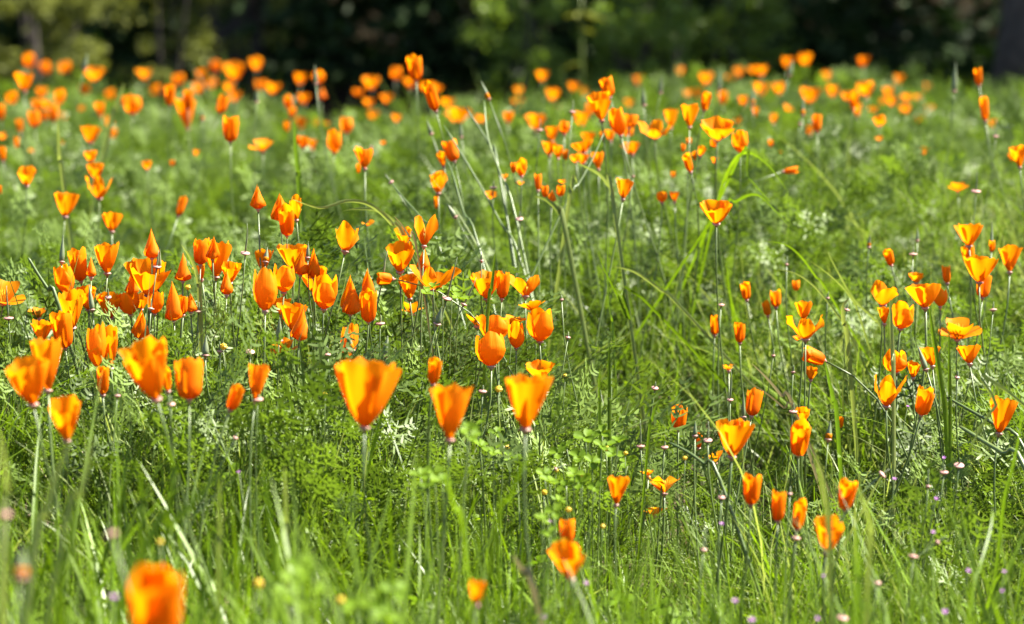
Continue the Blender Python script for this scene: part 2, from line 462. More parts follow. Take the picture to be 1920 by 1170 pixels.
def frond_clump(name, mat, n, l0, l1, seed=0, spread=1.0, fine=0.0017):
    """poppy foliage: finely divided leaves on bent stalks"""
    r = random.Random(seed); S = Strips()
    for _ in range(n):
        a = r.uniform(0, 6.283)
        out = Vector((math.cos(a), math.sin(a), 0))
        L = r.uniform(l0, l1); el = r.uniform(0.7, 1.45)
        base = Vector((r.uniform(-.025, .025), r.uniform(-.025, .025), -0.015))
        tip = base + (out * math.cos(el) * spread + Vector((0, 0, math.sin(el)))) * L
        mid = base.lerp(tip, .5) + Vector((0, 0, L * .10))
        side = Vector((-out.y, out.x, 0))
        st = [base.lerp(mid, t).lerp(mid.lerp(tip, t), t) for t in (0, .33, .66, 1)]
        S.blade(st, [.0020, .0018, .0016, .0014], side)
        ax = (tip - mid).normalized()
        ax = (ax + out * 0.4 + Vector((0, 0, r.uniform(-.3, .25)))).normalized()
        nrm = side.cross(ax).normalized()
        roll = r.uniform(-.7, .7)
        side = (side * math.cos(roll) + nrm * math.sin(roll)).normalized(); nrm = side.cross(ax)
        BL = r.uniform(.035, .06)
        def seg(p, d, ln, w):
            d = (d + nrm * r.uniform(-.25, .25)).normalized()
            q = p + d * ln
            s = d.cross(nrm)
            if s.length < 1e-4: s = side
            S.blade([p, p + d * ln * .55 + nrm * ln * .06, q], [w, w * 1.15, w * .35], s.normalized())
            return q, d
        def spray(p, d, ln, depth):
            q, d2 = seg(p, d, ln, fine * (1.05 if depth else 1.25))
            if depth == 0:
                return
            for t in ((.45, .75) if depth == 1 else (.3, .55, .8)):
                for sg in (-1, 1):
                    if r.random() < .12: continue
                    s = d2.cross(nrm).normalized() * sg
                    dd = (d2 * math.cos(.85) + s * math.sin(.85)).normalized()
                    spray(p.lerp(q, t), dd, ln * (.62 - .25 * t) * r.uniform(.8, 1.15), depth - 1)
        spray(tip, ax, BL, 2)
    return bpy.data.objects.new(name, S.mesh(name, M[mat]))

def weed_clump(name, mat, n, h0, h1, s0, s1, seed=0):
    """low broad weeds: stalks with small rounded leaflets in threes"""
    r = random.Random(seed); V, F = [], []
    S = Strips()
    def leaf(c, d, nrm, L):
        s = d.cross(nrm).normalized(); n0 = len(S.V)
        prof = ((0, .06), (.3, .36), (.65, .46), (.9, .30), (1, .05))
        S.blade([c + d * (L * t) + nrm * (L * .10 * math.sin(3 * t)) for t, _ in prof], [L * w * 1.5 for _, w in prof], s)
    for _ in range(n):
        a = r.uniform(0, 6.283); q = .06 * math.sqrt(r.random())
        base = Vector((q * math.cos(a), q * math.sin(a), -.01))
        a2 = r.uniform(0, 6.283); h = r.uniform(h0, h1)
        tip = base + Vector((math.cos(a2) * h * .35, math.sin(a2) * h * .35, h))
        S.blade([base, base.lerp(tip, .5), tip], [.0012, .0012, .001], Vector((-math.sin(a2), math.cos(a2), 0)))
        nrm = Vector((r.uniform(-.6, .6), r.uniform(-.6, .6), 1)).normalized()
        d0 = nrm.orthogonal().normalized(); L = r.uniform(s0, s1)
        ph = r.uniform(0, 6.28)
        for k in range(3):
            d = Quaternion(nrm, ph + k * 2.09) @ d0
            leaf(tip, (d + Vector((0, 0, .15))).normalized(), nrm, L)
    return bpy.data.objects.new(name, S.mesh(name, M[mat]))

GRASS = [tuft("grass_tuft", "grass", 18, .045, .07, .19, .0024, .0046, .9, 5, s) for s in range(5)] + \
        [tuft("grass_tuft", "grass", 22, .05, .05, .14, .0014, .0028, 1.0, 4, 20 + s) for s in range(4)] + \
        [tuft("grass_tuft", "pale", 14, .045, .08, .21, .0014, .0030, 1.2, 5, 40 + s) for s in range(3)] + \
        [tuft("grass_tuft", "grass", 12, .04, .12, .25, .0025, .0048, .6, 6, 60 + s) for s in range(3)]
FRONDS = [frond_clump("frond_clump", "frond", 9, .06, .20, s, 1.0, .0021) for s in range(6)]
WEEDS = [weed_clump("weed_clump", "weed", 16, .03, .09, .008, .015, s) for s in range(3)] + \
        [weed_clump("weed_clump", "clover", 12, .04, .11, .010, .018, 10 + s) for s in range(2)]
TALL = [tuft("tall_tuft", ("grass", "grass", "grass", "weed")[s % 4], 8, .05, .22, .40, .0034, .0075, .7, 7, 120 + s) for s in range(8)]
FINE = [tuft("fine_tuft", ("grass", "pale", "grass", "weed")[s % 4], 6, .04, .12, .25, .0011, .0022, 1.3, 6, 200 + s) for s in range(8)]
LONG = [tuft("long_tuft", ("pale", "grass")[s % 3 == 2], 9, .05, .11, .22, .0018, .0040, 1.9, 8, 150 + s) for s in range(6)]
THATCH = [tuft("thatch_tuft", "straw", 7, .05, .03, .11, .0012, .0026, 2.6, 5, 170 + s) for s in range(3)]
STEMS = [tuft("stem_tuft", "stem", 4, .05, .14, .27, .0018, .0026, .45, 5, 80 + s) for s in range(4)] + \
        [tuft("stem_tuft", "straw", 2, .05, .06, .16, .0010, .0020, 1.6, 5, 90 + s) for s in range(2)]

def scatter(name, label, P, idx, rot, scl, variants):
    """one ground-cover object: geometry nodes set a clump on every point"""
    me = bpy.data.meshes.new(name)
    me.vertices.add(len(P)); me.vertices.foreach_set("co", np.asarray(P, np.float32).ravel())
    for an, typ, key, dat in (("variant", 'INT', "value", np.asarray(idx, np.int32)), ("turn", 'FLOAT_VECTOR', "vector", np.asarray(rot, np.float32).ravel()),
                              ("size", 'FLOAT', "value", np.asarray(scl, np.float32))):
        at_ = me.attributes.new(an, typ, 'POINT'); at_.data.foreach_set(key, dat)
    o = link(bpy.data.objects.new(name, me))
    tag(o, label, None, None, "stuff")
    ng = bpy.data.node_groups.new(name, 'GeometryNodeTree')
    ng.interface.new_socket("Geometry", in_out='INPUT', socket_type='NodeSocketGeometry')
    ng.interface.new_socket("Geometry", in_out='OUTPUT', socket_type='NodeSocketGeometry')
    gi, go = ng.nodes.new("NodeGroupInput"), ng.nodes.new("NodeGroupOutput")
    jn = ng.nodes.new("GeometryNodeJoinGeometry")
    for v in variants[::-1]:
        oi = ng.nodes.new("GeometryNodeObjectInfo"); oi.inputs["Object"].default_value = v
        g2 = ng.nodes.new("GeometryNodeGeometryToInstance")
        ng.links.new(oi.outputs["Geometry"], g2.inputs[0]); ng.links.new(g2.outputs[0], jn.inputs[0])
    ip = ng.nodes.new("GeometryNodeInstanceOnPoints"); ip.inputs["Pick Instance"].default_value = True
    def attr(n, t):
        q = ng.nodes.new("GeometryNodeInputNamedAttribute"); q.data_type = t; q.inputs["Name"].default_value = n
        return q.outputs["Attribute"]
    ng.links.new(gi.outputs[0], ip.inputs["Points"]); ng.links.new(jn.outputs[0], ip.inputs["Instance"])
    ng.links.new(attr("variant", 'INT'), ip.inputs["Instance Index"])
    ng.links.new(attr("turn", 'FLOAT_VECTOR'), ip.inputs["Rotation"])
    ng.links.new(attr("size", 'FLOAT'), ip.inputs["Scale"])
    ng.links.new(ip.outputs[0], go.inputs[0])
    md = o.modifiers.new("scatter", 'NODES'); md.node_group = ng
    return o

def field_points(spacing, y0, y1, seed):
    """jittered points over the visible meadow and a margin to both sides; rows widen with distance"""
    rng = np.random.default_rng(seed); out = []
    y = y0
    while y < y1:
        s = spacing(y); half = 0.2 * y + 0.9
        xs = np.arange(-half, half, s)
        out.append(np.stack([xs + rng.uniform(-.5, .5, len(xs)) * s, np.full(len(xs), y) + rng.uniform(-.5, .5, len(xs)) * s], 1))
        y += s
    return np.concatenate(out)

def wave(x, y, s, seed):
    r = np.random.default_rng(seed); v = 0
    for k in range(5):
        a, f, p = r.uniform(0, 6.28), s * r.uniform(.6, 1.8), r.uniform(0, 6.28)
        v = v + np.sin((x * np.cos(a) + y * np.sin(a)) * f + p)
    return .5 + .5 * v / 3.0

# where poppy foliage (blue-green, feathery) wins over grass
def frond_share(x, y):
    u = x / np.maximum(y, .1) * 4
    f = 0.15 + 0.75 * sstep(3.55, 4.0, y + 0.25 * sstep(.1, -.5, u)) * (1 - .35 * sstep(8, 11, y))
    f = f * (1 - .75 * sstep(.25, .5, u) * sstep(4.6, 5.2, y) * (1 - sstep(7, 8, y)) * .6)
    return np.clip(f + .35 * (wave(x, y, 4.0, 3) - .5), .04, .95)

def hollow(x, y):
    v = 0
    for hx, hy, hr, hd in HOLLOWS:
        v = v + hd * np.exp(-(((x - hx) / hr) ** 2 + ((y - hy) / (hr * 1.5)) ** 2))
    return np.clip(v, 0, 1)

BLOOMS = []          # (column, row of the foot, metres away, width) of every bloom: plants in front of a bloom stay lower than it
def room_under_blooms(P, spread):
    """how tall a plant at each point may grow before it would bury a bloom that stands behind it"""
    cap = np.full(len(P), 9.0)
    px = PW / 2 + FPX * P[:, 0] / P[:, 1]
    for bx, by, bd, bw in BLOOMS:
        m = (np.abs(px - bx) < bw * .5 + spread * FPX / P[:, 1]) & (P[:, 1] < bd - .02)
        if m.any():
            slope = (at(bx, by, 1.0).z - CAM_Z)
            cap[m] = np.minimum(cap[m], CAM_Z + slope * P[m, 1] - P[m, 2])
    return np.maximum(cap, .03)

def ground_cover():
    rng = np.random.default_rng(21)
    def put(name, label, pts, variants, keep, smin, smax, tilt, pick=None, high=0):
        p = pts[rng.random(len(pts)) < keep * (1 - .92 * hollow(pts[:, 0], pts[:, 1]))]
        n = len(p)
        P = np.stack([p[:, 0], p[:, 1], ground_z(p[:, 0], p[:, 1])], 1)
        rot = np.stack([rng.normal(0, tilt, n), rng.normal(0, tilt, n), rng.uniform(0, 6.283, n)], 1)
        scl = rng.uniform(smin, smax, n) * (.62 + .38 * wave(p[:, 0], p[:, 1], 3.0, 9) + .38 * wave(p[:, 0], p[:, 1], 13.0, 19))
        if high:
            cap = room_under_blooms(P, .03) / high
            ok = cap > .45; P, rot, scl, cap, p = P[ok], rot[ok], scl[ok], cap[ok], p[ok]; n = len(p)
            scl = np.minimum(scl, cap)
        idx = rng.integers(0, len(variants), n) if pick is None else pick(p, rng)
        scatter(name, label, P, idx, rot, scl, variants)
        return n
    sp = lambda y: .036 if y < 5.5 else .036 + .007 * (y - 5.5)
    g = field_points(sp, 1.5, 14.6, 1)
    edge = lambda q: 12.6 - 2.4 * np.exp(-((q[:, 0] + .50) / .55) ** 2) + 1.1 * sstep(.2, .7, q[:, 0]) - .9 * sstep(1.5, 2.1, q[:, 0]) + .6 * wave(q[:, 0], q[:, 1], 2.5, 12)
    g = g[g[:, 1] < edge(g)]
    fs = frond_share(g[:, 0], g[:, 1])
    def gpick(p, r):
        n = len(p)
        u = p[:, 0] / p[:, 1] * 4
        pal = .08 + .45 * sstep(.1, .4, u) * sstep(4.5, 5.2, p[:, 1]) * (1 - sstep(8, 9, p[:, 1]))
        a = r.integers(0, 9, n); b = r.integers(9, 12, n); c = r.integers(12, 15, n)
        q = r.random(n)
        return np.where(q < pal, b, np.where(q < pal + .13, c, a))
    put("meadow_grass", "thick green meadow grass under the poppies", g, GRASS, .85 - .62 * fs, .8, 1.15, .12, gpick, .16)
    # poppy plants: each a low dome of leaf clumps, with shaded gaps between the plants
    c = field_points(lambda y: .17 if y < 6 else .17 + .016 * (y - 6), 1.8, 13.4, 2)
    c = c[c[:, 1] < edge(c) - .4]
    c = c[rng.random(len(c)) < (frond_share(c[:, 0], c[:, 1]) + .12) * (.35 + .65 * sstep(3.1, 3.6, c[:, 1]))]
    rad = rng.uniform(.06, .12, len(c)) * (1 + .05 * np.maximum(c[:, 1] - 6, 0)); tall = rng.uniform(.62, 1.55, len(c))
    k = np.repeat(np.arange(len(c)), 11)
    rr = np.sqrt(rng.random(len(k))); aa = rng.uniform(0, 6.283, len(k))
    f = c[k] + (rr * rad[k])[:, None] * np.stack([np.cos(aa), np.sin(aa)], 1)
    n = len(f); Pf = np.stack([f[:, 0], f[:, 1], ground_z(f[:, 0], f[:, 1])], 1)
    amp = tall[k] * (1.12 - .55 * rr ** 2) * (1 - .6 * hollow(f[:, 0], f[:, 1]))
    amp = amp * (.72 + .28 * sstep(3.1, 3.8, f[:, 1]))
    amp = np.minimum(amp, room_under_blooms(Pf, .035) / .215)
    P = Pf
    rot = np.stack([-np.sin(aa) * rr * .45 + rng.normal(0, .1, n), np.cos(aa) * rr * .45 + rng.normal(0, .1, n), np.zeros(n)], 1)
    scatter("poppy_foliage", "feathery blue green poppy leaves covering the meadow", P, rng.integers(0, len(FRONDS), n), rot, amp * rng.uniform(.85, 1.15, n), FRONDS)
    fi = field_points(lambda y: .045, 2.6, 6.8, 14)
    put("fine_grass", "fine sunlit grass blades standing up through the leaves", fi, FINE, np.clip(1.5 * wave(fi[:, 0], fi[:, 1], 5, 31) - .25, .08, .9), .8, 1.2, .3, None, .21)
    lg = field_points(lambda y: .065, 3.6, 5.8, 8)
    u = lg[:, 0] / lg[:, 1] * 4
    put("tangled_grass", "pale flattened long grass in the open right middle", lg, LONG, .06 + .85 * sstep(.28, .42, u) * (1 - .6 * sstep(.62, .75, u)), .8, 1.25, .35, None, .15)
    hi = field_points(lambda y: .16, 9.0, 14.8, 9)
    hi = hi[hi[:, 1] < edge(hi)]
    put("far_grass", "taller soft grass along the far edge of the meadow", hi, TALL, .25 + .45 * sstep(10, 12, hi[:, 1]), .7, 1.0, .1)
    w = field_points(lambda y: .055, 1.6, 6.5, 3)
    put("low_weeds", "low broad leaved weeds between the grass", w, WEEDS, (.75 - .5 * sstep(2.9, 4.2, w[:, 1])) * np.clip(wave(w[:, 0], w[:, 1], 5, 4) * 1.4, 0, 1), .8, 1.3, .15)
    t = field_points(lambda y: .048, 1.9, 3.2, 6)
    u = t[:, 0] / t[:, 1] * 4
    put("front_grass", "tall blurred grass blades close to the camera", t, TALL, .10 + .70 * sstep(.25, -.25, u), .8, 1.15, .12, None, .33)
    th = field_points(lambda y: .07, 1.9, 6.5, 10)
    put("dry_thatch", "dry brown thatch low among the grass", th, THATCH, .35, .7, 1.3, .3)
    s = field_points(lambda y: .075 if y < 5.5 else .075 + .012 * (y - 5.5), 3.2, 13, 4)
    put("meadow_stems", "bare thin stems and dry straw in the meadow", s, STEMS, .45 + .5 * sstep(.3, -.2, s[:, 0]) * sstep(3.6, 3.9, s[:, 1]) * (1 - sstep(4.8, 5.4, s[:, 1])), .8, 1.2, .2)


# ------------------------------------------------------------------ poppies
# one row per flower: foot of the bloom (x y), its top (x y), width, in the photograph's pixels; form; metres from the camera
# forms: c open cup, t tulip, v cup with a cleft, n closed cone, y rolled tube, s splayed
POPPIES = """
46 172 46 130 40 c 7
55 125 55 97 24 y 11
122 135 122 113 24 y 11.5
88 138 82 112 20 y 13
178 150 178 122 40 c 10
160 176 158 155 22 y 10
272 148 270 123 32 c 11
23 193 23 170 22 y 9
80 183 80 160 20 y 10
112 195 113 163 24 t 8
72 205 72 183 24 y 9
88 205 88 182 26 c 8.5
101 228 100 192 20 y 7.5
65 238 62 205 25 y 7
84 225 84 205 18 y 8.5
118 228 118 208 16 y 9
2 225 2 192 20 y 7.5
38 248 36 220 15 y 7.5
190 220 186 187 26 c 7.5
205 240 207 214 20 t 7.5
210 258 212 238 18 y 8.5
248 215 250 175 38 t 7
228 195 228 178 18 y 8
170 268 170 232 42 c 6.3
207 185 207 165 20 y 12
292 180 292 155 20 y 12
153 208 153 195 12 y 9
318 198 320 155 21 y 6.3
31 278 31 255 12 y 6.5
6 302 5 272 14 y 6
62 285 60 268 24 s 7
117 270 117 258 10 y 7
50 348 52 312 38 c 5.2
172 305 171 279 28 c 5.6
180 335 180 305 38 c 5.4
186 372 187 322 50 v 5.2
122 406 126 356 50 c 5
210 434 210 395 40 c 4.9
276 318 276 298 22 c 6
323 312 323 298 12 y 6
1 365 1 345 8 y 5.2
5 262 3 240 14 s 6.8
352 242 345 178 40 c 6.8
353 205 353 165 20 y 6.6
412 213 422 177 22 y 6
432 266 433 216 30 y 5.3
440 150 440 112 44 c 11
481 132 481 103 30 c 11.5
405 135 405 110 20 y 13
378 145 378 127 20 y 13
372 175 372 148 28 c 11.5
335 158 335 135 24 y 12
396 165 398 143 20 y 12
430 172 430 150 26 c 10.5
440 190 440 165 28 c 10
512 175 512 150 32 c 11
490 168 488 146 22 y 12
563 158 563 130 30 c 10.5
598 155 598 128 26 t 8
603 185 605 160 18 n 8.5
541 205 541 176 18 y 7
547 220 550 197 16 y 7
570 195 570 170 26 c 10
565 242 566 215 26 c 8.5
538 245 539 223 16 y 7
611 240 611 225 12 y 8.5
592 238 594 218 12 y 9
493 285 492 250 36 s 6
560 272 558 252 12 y 6
568 278 572 254 16 y 6
586 282 586 258 20 c 7
626 288 628 242 30 t 6
368 292 368 278 16 c 6.5
334 405 345 368 16 y 5.2
484 392 482 347 23 n 4.2
538 441 538 385 28 y 4.2
527 414 526 362 32 n 4.25
556 412 556 362 28 v 4.3
697 168 697 137 34 c 10
742 150 743 120 24 t 9.5
780 150 777 103 28 y 5.5
817 208 802 152 22 y 5
770 165 766 140 26 c 10
800 172 800 150 30 c 10
815 172 822 152 30 c 10
672 178 672 163 20 y 11
692 200 692 180 24 c 10
698 222 700 203 26 c 9.5
725 192 725 172 26 c 10
840 200 840 178 30 c 9.5
858 232 860 198 48 c 8
902 230 902 210 26 c 8.5
953 232 953 204 25 c 7
743 228 745 210 20 c 8
650 250 650 217 28 t 6.8
684 316 684 274 37 c 4.9
672 325 672 305 10 y 5.1
718 272 718 262 12 y 6
852 302 840 262 26 y 4.9
832 312 826 280 20 c 5
822 362 822 315 40 v 4.8
818 392 818 365 9 y 4.8
920 372 921 358 22 c 5
945 337 944 318 20 s 4.9
690 425 688 405 12 s 4.6
1128 226 1120 170 44 c 4.9
1144 182 1134 145 24 y 5
1164 254 1153 202 32 t 4.9
1180 240 1184 213 24 y 5.3
1178 256 1180 238 18 y 5.6
1228 258 1228 222 56 v 5.2
1258 240 1258 202 30 c 6
1017 152 1017 127 27 c 11
973 178 973 157 21 c 11
972 205 972 180 28 c 9.5
1035 188 1038 160 30 c 9.5
1077 172 1077 150 23 c 11
1097 180 1097 160 18 c 12
1048 208 1048 190 20 c 11
1196 158 1196 136 21 c 12
1275 140 1275 120 18 c 12.5
1180 199 1180 181 21 c 11
1004 245 1005 207 40 c 7
1090 238 1092 205 38 c 7
1108 215 1108 190 20 y 8
1058 252 1058 225 22 t 5.3
1035 265 1035 232 30 c 5.8
1104 268 1104 243 30 c 6
1095 287 1090 260 42 c 5.3
1030 292 1030 262 30 c 5.4
1046 297 1045 268 22 c 5.2
1060 300 1061 280 14 y 5.3
1080 305 1078 287 24 c 5.2
1093 308 1093 285 24 c 5.1
1122 317 1120 283 28 c 5.1
1145 265 1143 240 22 c 5.6
1128 262 1130 245 12 y 5.6
1185 290 1183 262 38 c 5.4
978 330 978 296 22 t 4.8
963 325 962 304 10 y 4.8
976 348 977 335 14 s 4.8
1009 357 1009 325 13 y 4.8
1022 370 1022 347 14 y 4.7
1034 378 1035 355 18 n 4.7
1050 368 1052 347 16 y 4.7
1054 345 1053 332 12 s 4.8
1168 373 1174 333 34 c 4.6
1262 333 1262 320 10 y 5.5
1241 380 1241 358 21 t 4.9
1265 378 1265 357 19 c 4.9
1293 238 1294 191 36 c 5
1320 207 1326 170 18 y 5.2
1345 262 1347 221 64 c 4.9
1388 286 1386 244 33 t 4.9
1295 322 1284 286 16 y 4.8
1313 293 1317 273 20 c 5
1302 300 1301 282 10 y 5
1281 285 1282 268 10 y 5.1
1292 270 1292 257 12 y 5.4
1339 277 1339 260 16 t 5
1340 308 1340 292 14 c 5.1
1324 158 1324 131 30 c 10
1385 143 1385 122 22 c 11
1370 155 1370 133 24 c 11
1427 143 1427 117 27 c 10.5
1411 138 1411 120 18 c 11.5
1477 130 1478 100 27 c 10
1510 124 1509 95 30 c 10.5
1551 150 1551 128 24 c 11
1428 180 1428 150 32 c 9
1460 177 1460 150 26 c 9
1520 192 1520 158 42 c 8.5
1561 182 1561 155 28 c 9.5
1545 208 1545 190 20 c 10.5
1355 195 1355 168 20 y 8
1393 200 1394 175 24 c 7.5
1416 218 1416 197 17 c 7
1450 232 1449 210 20 c 7
1384 235 1384 215 20 c 7.5
1475 208 1480 190 16 s 7.5
1532 248 1532 212 18 y 5.8
1518 254 1520 233 20 c 7
1308 185 1310 160 20 c 10
1290 185 1290 163 20 c 9.5
1445 276 1445 259 14 c 6
1464 290 1464 281 9 y 6
1469 322 1498 318 14 y 5.2
1343 419 1343 374 58 c 4.4
1618 125 1618 100 26 c 10.5
1685 158 1685 134 23 c 11
1740 170 1740 151 20 c 11.5
1622 185 1622 148 34 c 8
1600 204 1602 165 20 t 6
1590 190 1588 168 26 c 8
1608 218 1606 190 26 c 7
1637 213 1637 195 24 c 8
1665 182 1665 158 22 c 9.5
1672 198 1672 175 28 c 8.5
1655 195 1655 178 18 c 9
1700 190 1700 170 24 c 9.5
1722 188 1722 172 22 c 10
1697 215 1697 192 22 c 8.5
1726 230 1726 208 25 c 8.5
1743 212 1743 190 24 c 9.5
1648 237 1648 214 30 c 6.2
1836 160 1832 126 17 y 5.8
1848 227 1844 181 18 y 5.5
1862 240 1861 220 18 c 7
1650 265 1648 250 16 s 6
1730 293 1735 272 20 c 6.5
1796 360 1795 330 22 s 5.5
1912 313 1908 271 32 c 5
1898 303 1897 283 16 c 6
1817 461 1816 416 50 c 4.5
1818 498 1814 460 22 y 4.6
1836 529 1838 475 70 c 4.3
1893 510 1896 460 41 c 4.5
1842 558 1847 513 26 y 4.35
1860 472 1860 450 12 y 4.6
1671 497 1661 466 17 y 4.6
1776 531 1774 498 16 y 4.5
1655 572 1654 523 56 v 4.3
1718 530 1718 508 31 c 4.5
1735 577 1731 527 64 c 4.2
1763 575 1764 540 28 t 4.3
1658 607 1658 574 24 c 4.2
1688 616 1692 567 44 t 4.15
1795 637 1797 580 46 s 4.3
1818 682 1815 642 40 c 4.1
1400 562 1396 528 18 y 4.6
1455 576 1454 544 20 y 4.5
1440 592 1435 565 16 y 4.5
1340 628 1342 591 18 y 4.5
1387 643 1387 605 19 y 4.4
1493 545 1493 525 15 y 4.7
1507 600 1508 562 34 c 4.25
1510 636 1510 585 60 v 4.1
1495 640 1493 625 18 s 4.15
1545 676 1506 660 26 y 4.15
1520 712 1522 687 27 c 4.15
1366 695 1365 678 28 s 4.3
1662 761 1664 697 56 v 3.9
1680 698 1675 660 44 t 4.05
1712 708 1712 676 26 c 4
1748 686 1745 648 38 c 4.05
1727 778 1737 726 30 y 3.8
1873 812 1887 745 54 c 3.75
1409 780 1418 731 26 y 3.8
1272 804 1273 758 28 y 3.9
1503 792 1504 762 30 c 3.9
1497 853 1500 788 36 y 3.6
1372 856 1376 785 70 c 3.55
1310 840 1312 810 13 y 3.8
1340 868 1335 828 40 s 3.85
1408 946 1410 889 31 y 3.35
1458 977 1461 921 28 y 3.3
1494 992 1502 935 26 y 3.3
1583 955 1590 894 30 y 3.3
1549 1036 1556 967 57 c 3.15
1576 802 1576 780 10 y 3.9
1155 946 1160 887 40 c 3.4
1063 1018 1064 973 30 y 3.2
1070 1085 1061 1014 66 c 2.9
893 1134 897 1083 46 c 2.65
1245 925 1245 874 56 s 3.75
1215 893 1215 873 36 s 3.8
1227 968 1228 935 40 s 3.8
293 1195 300 1056 100 y 2.1
683 801 690 670 122 c 3.05
843 824 846 714 78 c 3.05
811 720 818 666 23 y 3.4
985 804 992 696 87 c 3.05
1012 710 1012 676 52 c 3.9
921 687 917 626 58 t 3.9
968 652 968 598 32 t 4
1012 640 1012 582 49 t 4
928 640 928 590 54 t 4.05
895 612 893 576 52 s 4.15
962 612 967 578 48 s 4.15
1000 586 996 548 56 s 4.15
985 555 986 510 54 v 4.2
913 560 911 507 60 c 4.2
941 560 945 510 24 y 4.18
750 509 748 452 58 c 4.15
758 458 757 426 32 c 4.3
795 461 799 395 40 v 4.15
793 507 797 464 20 n 4.15
812 544 814 490 76 v 4.1
768 560 765 512 38 c 4.15
772 590 770 560 44 s 4.2
647 471 656 418 54 v 4.1
691 603 692 540 28 y 3.95
690 560 690 503 26 n 4
657 589 658 516 32 n 4
653 676 655 610 32 t 3.9
735 523 707 520 22 y 4.1
5 570 12 512 50 s 4.1
72 598 71 566 52 s 4.15
128 552 115 497 38 t 4.1
152 527 143 467 29 y 4.15
171 520 170 482 17 n 4.1
201 512 200 451 54 c 4.15
285 484 283 429 27 n 4.1
278 553 280 482 80 c 4.1
247 550 248 508 22 n 4.12
343 527 343 475 26 n 4.05
376 496 378 448 28 y 4.1
405 519 410 448 54 c 4.12
399 485 402 440 22 n 4.05
378 524 372 495 26 c 4.2
432 530 434 488 36 c 4.08
425 553 424 505 20 n 4
137 614 136 543 48 c 4
165 580 164 532 38 c 4.1
207 596 206 545 48 c 4.1
245 590 240 547 40 t 4.1
290 588 292 543 32 t 4.08
265 580 264 550 32 c 4.15
326 601 322 528 30 n 3.95
343 590 344 555 16 y 3.97
358 585 358 550 20 n 4
262 632 270 574 26 n 3.95
79 640 78 596 42 c 3.85
122 652 115 583 34 y 3.85
182 688 178 609 38 t 3.75
208 690 205 610 44 c 3.8
193 740 195 685 23 y 3.6
90 732 83 630 66 c 3.35
62 758 48 668 88 c 3.1
125 825 128 741 62 c 3.05
293 748 266 638 94 c 3.1
315 733 313 688 18 y 3.3
355 749 352 673 47 y 3.25
478 750 486 681 44 c 3.35
432 768 450 722 26 y 3.3
493 509 495 464 32 c 4.2
551 505 552 455 62 c 4.2
532 548 533 497 44 t 4.05
497 583 496 507 48 t 3.75
563 515 567 465 25 n 4.1
588 520 590 463 22 n 4.1
590 548 590 498 56 c 4.15
607 579 611 515 47 t 3.95
528 592 528 555 36 c 4.1
549 620 550 562 52 c 4.05
561 637 570 576 33 n 3.9
535 662 530 622 40 s 3.95
"""

def interp(v, xs, ys):
    return np.interp(v, xs, ys)

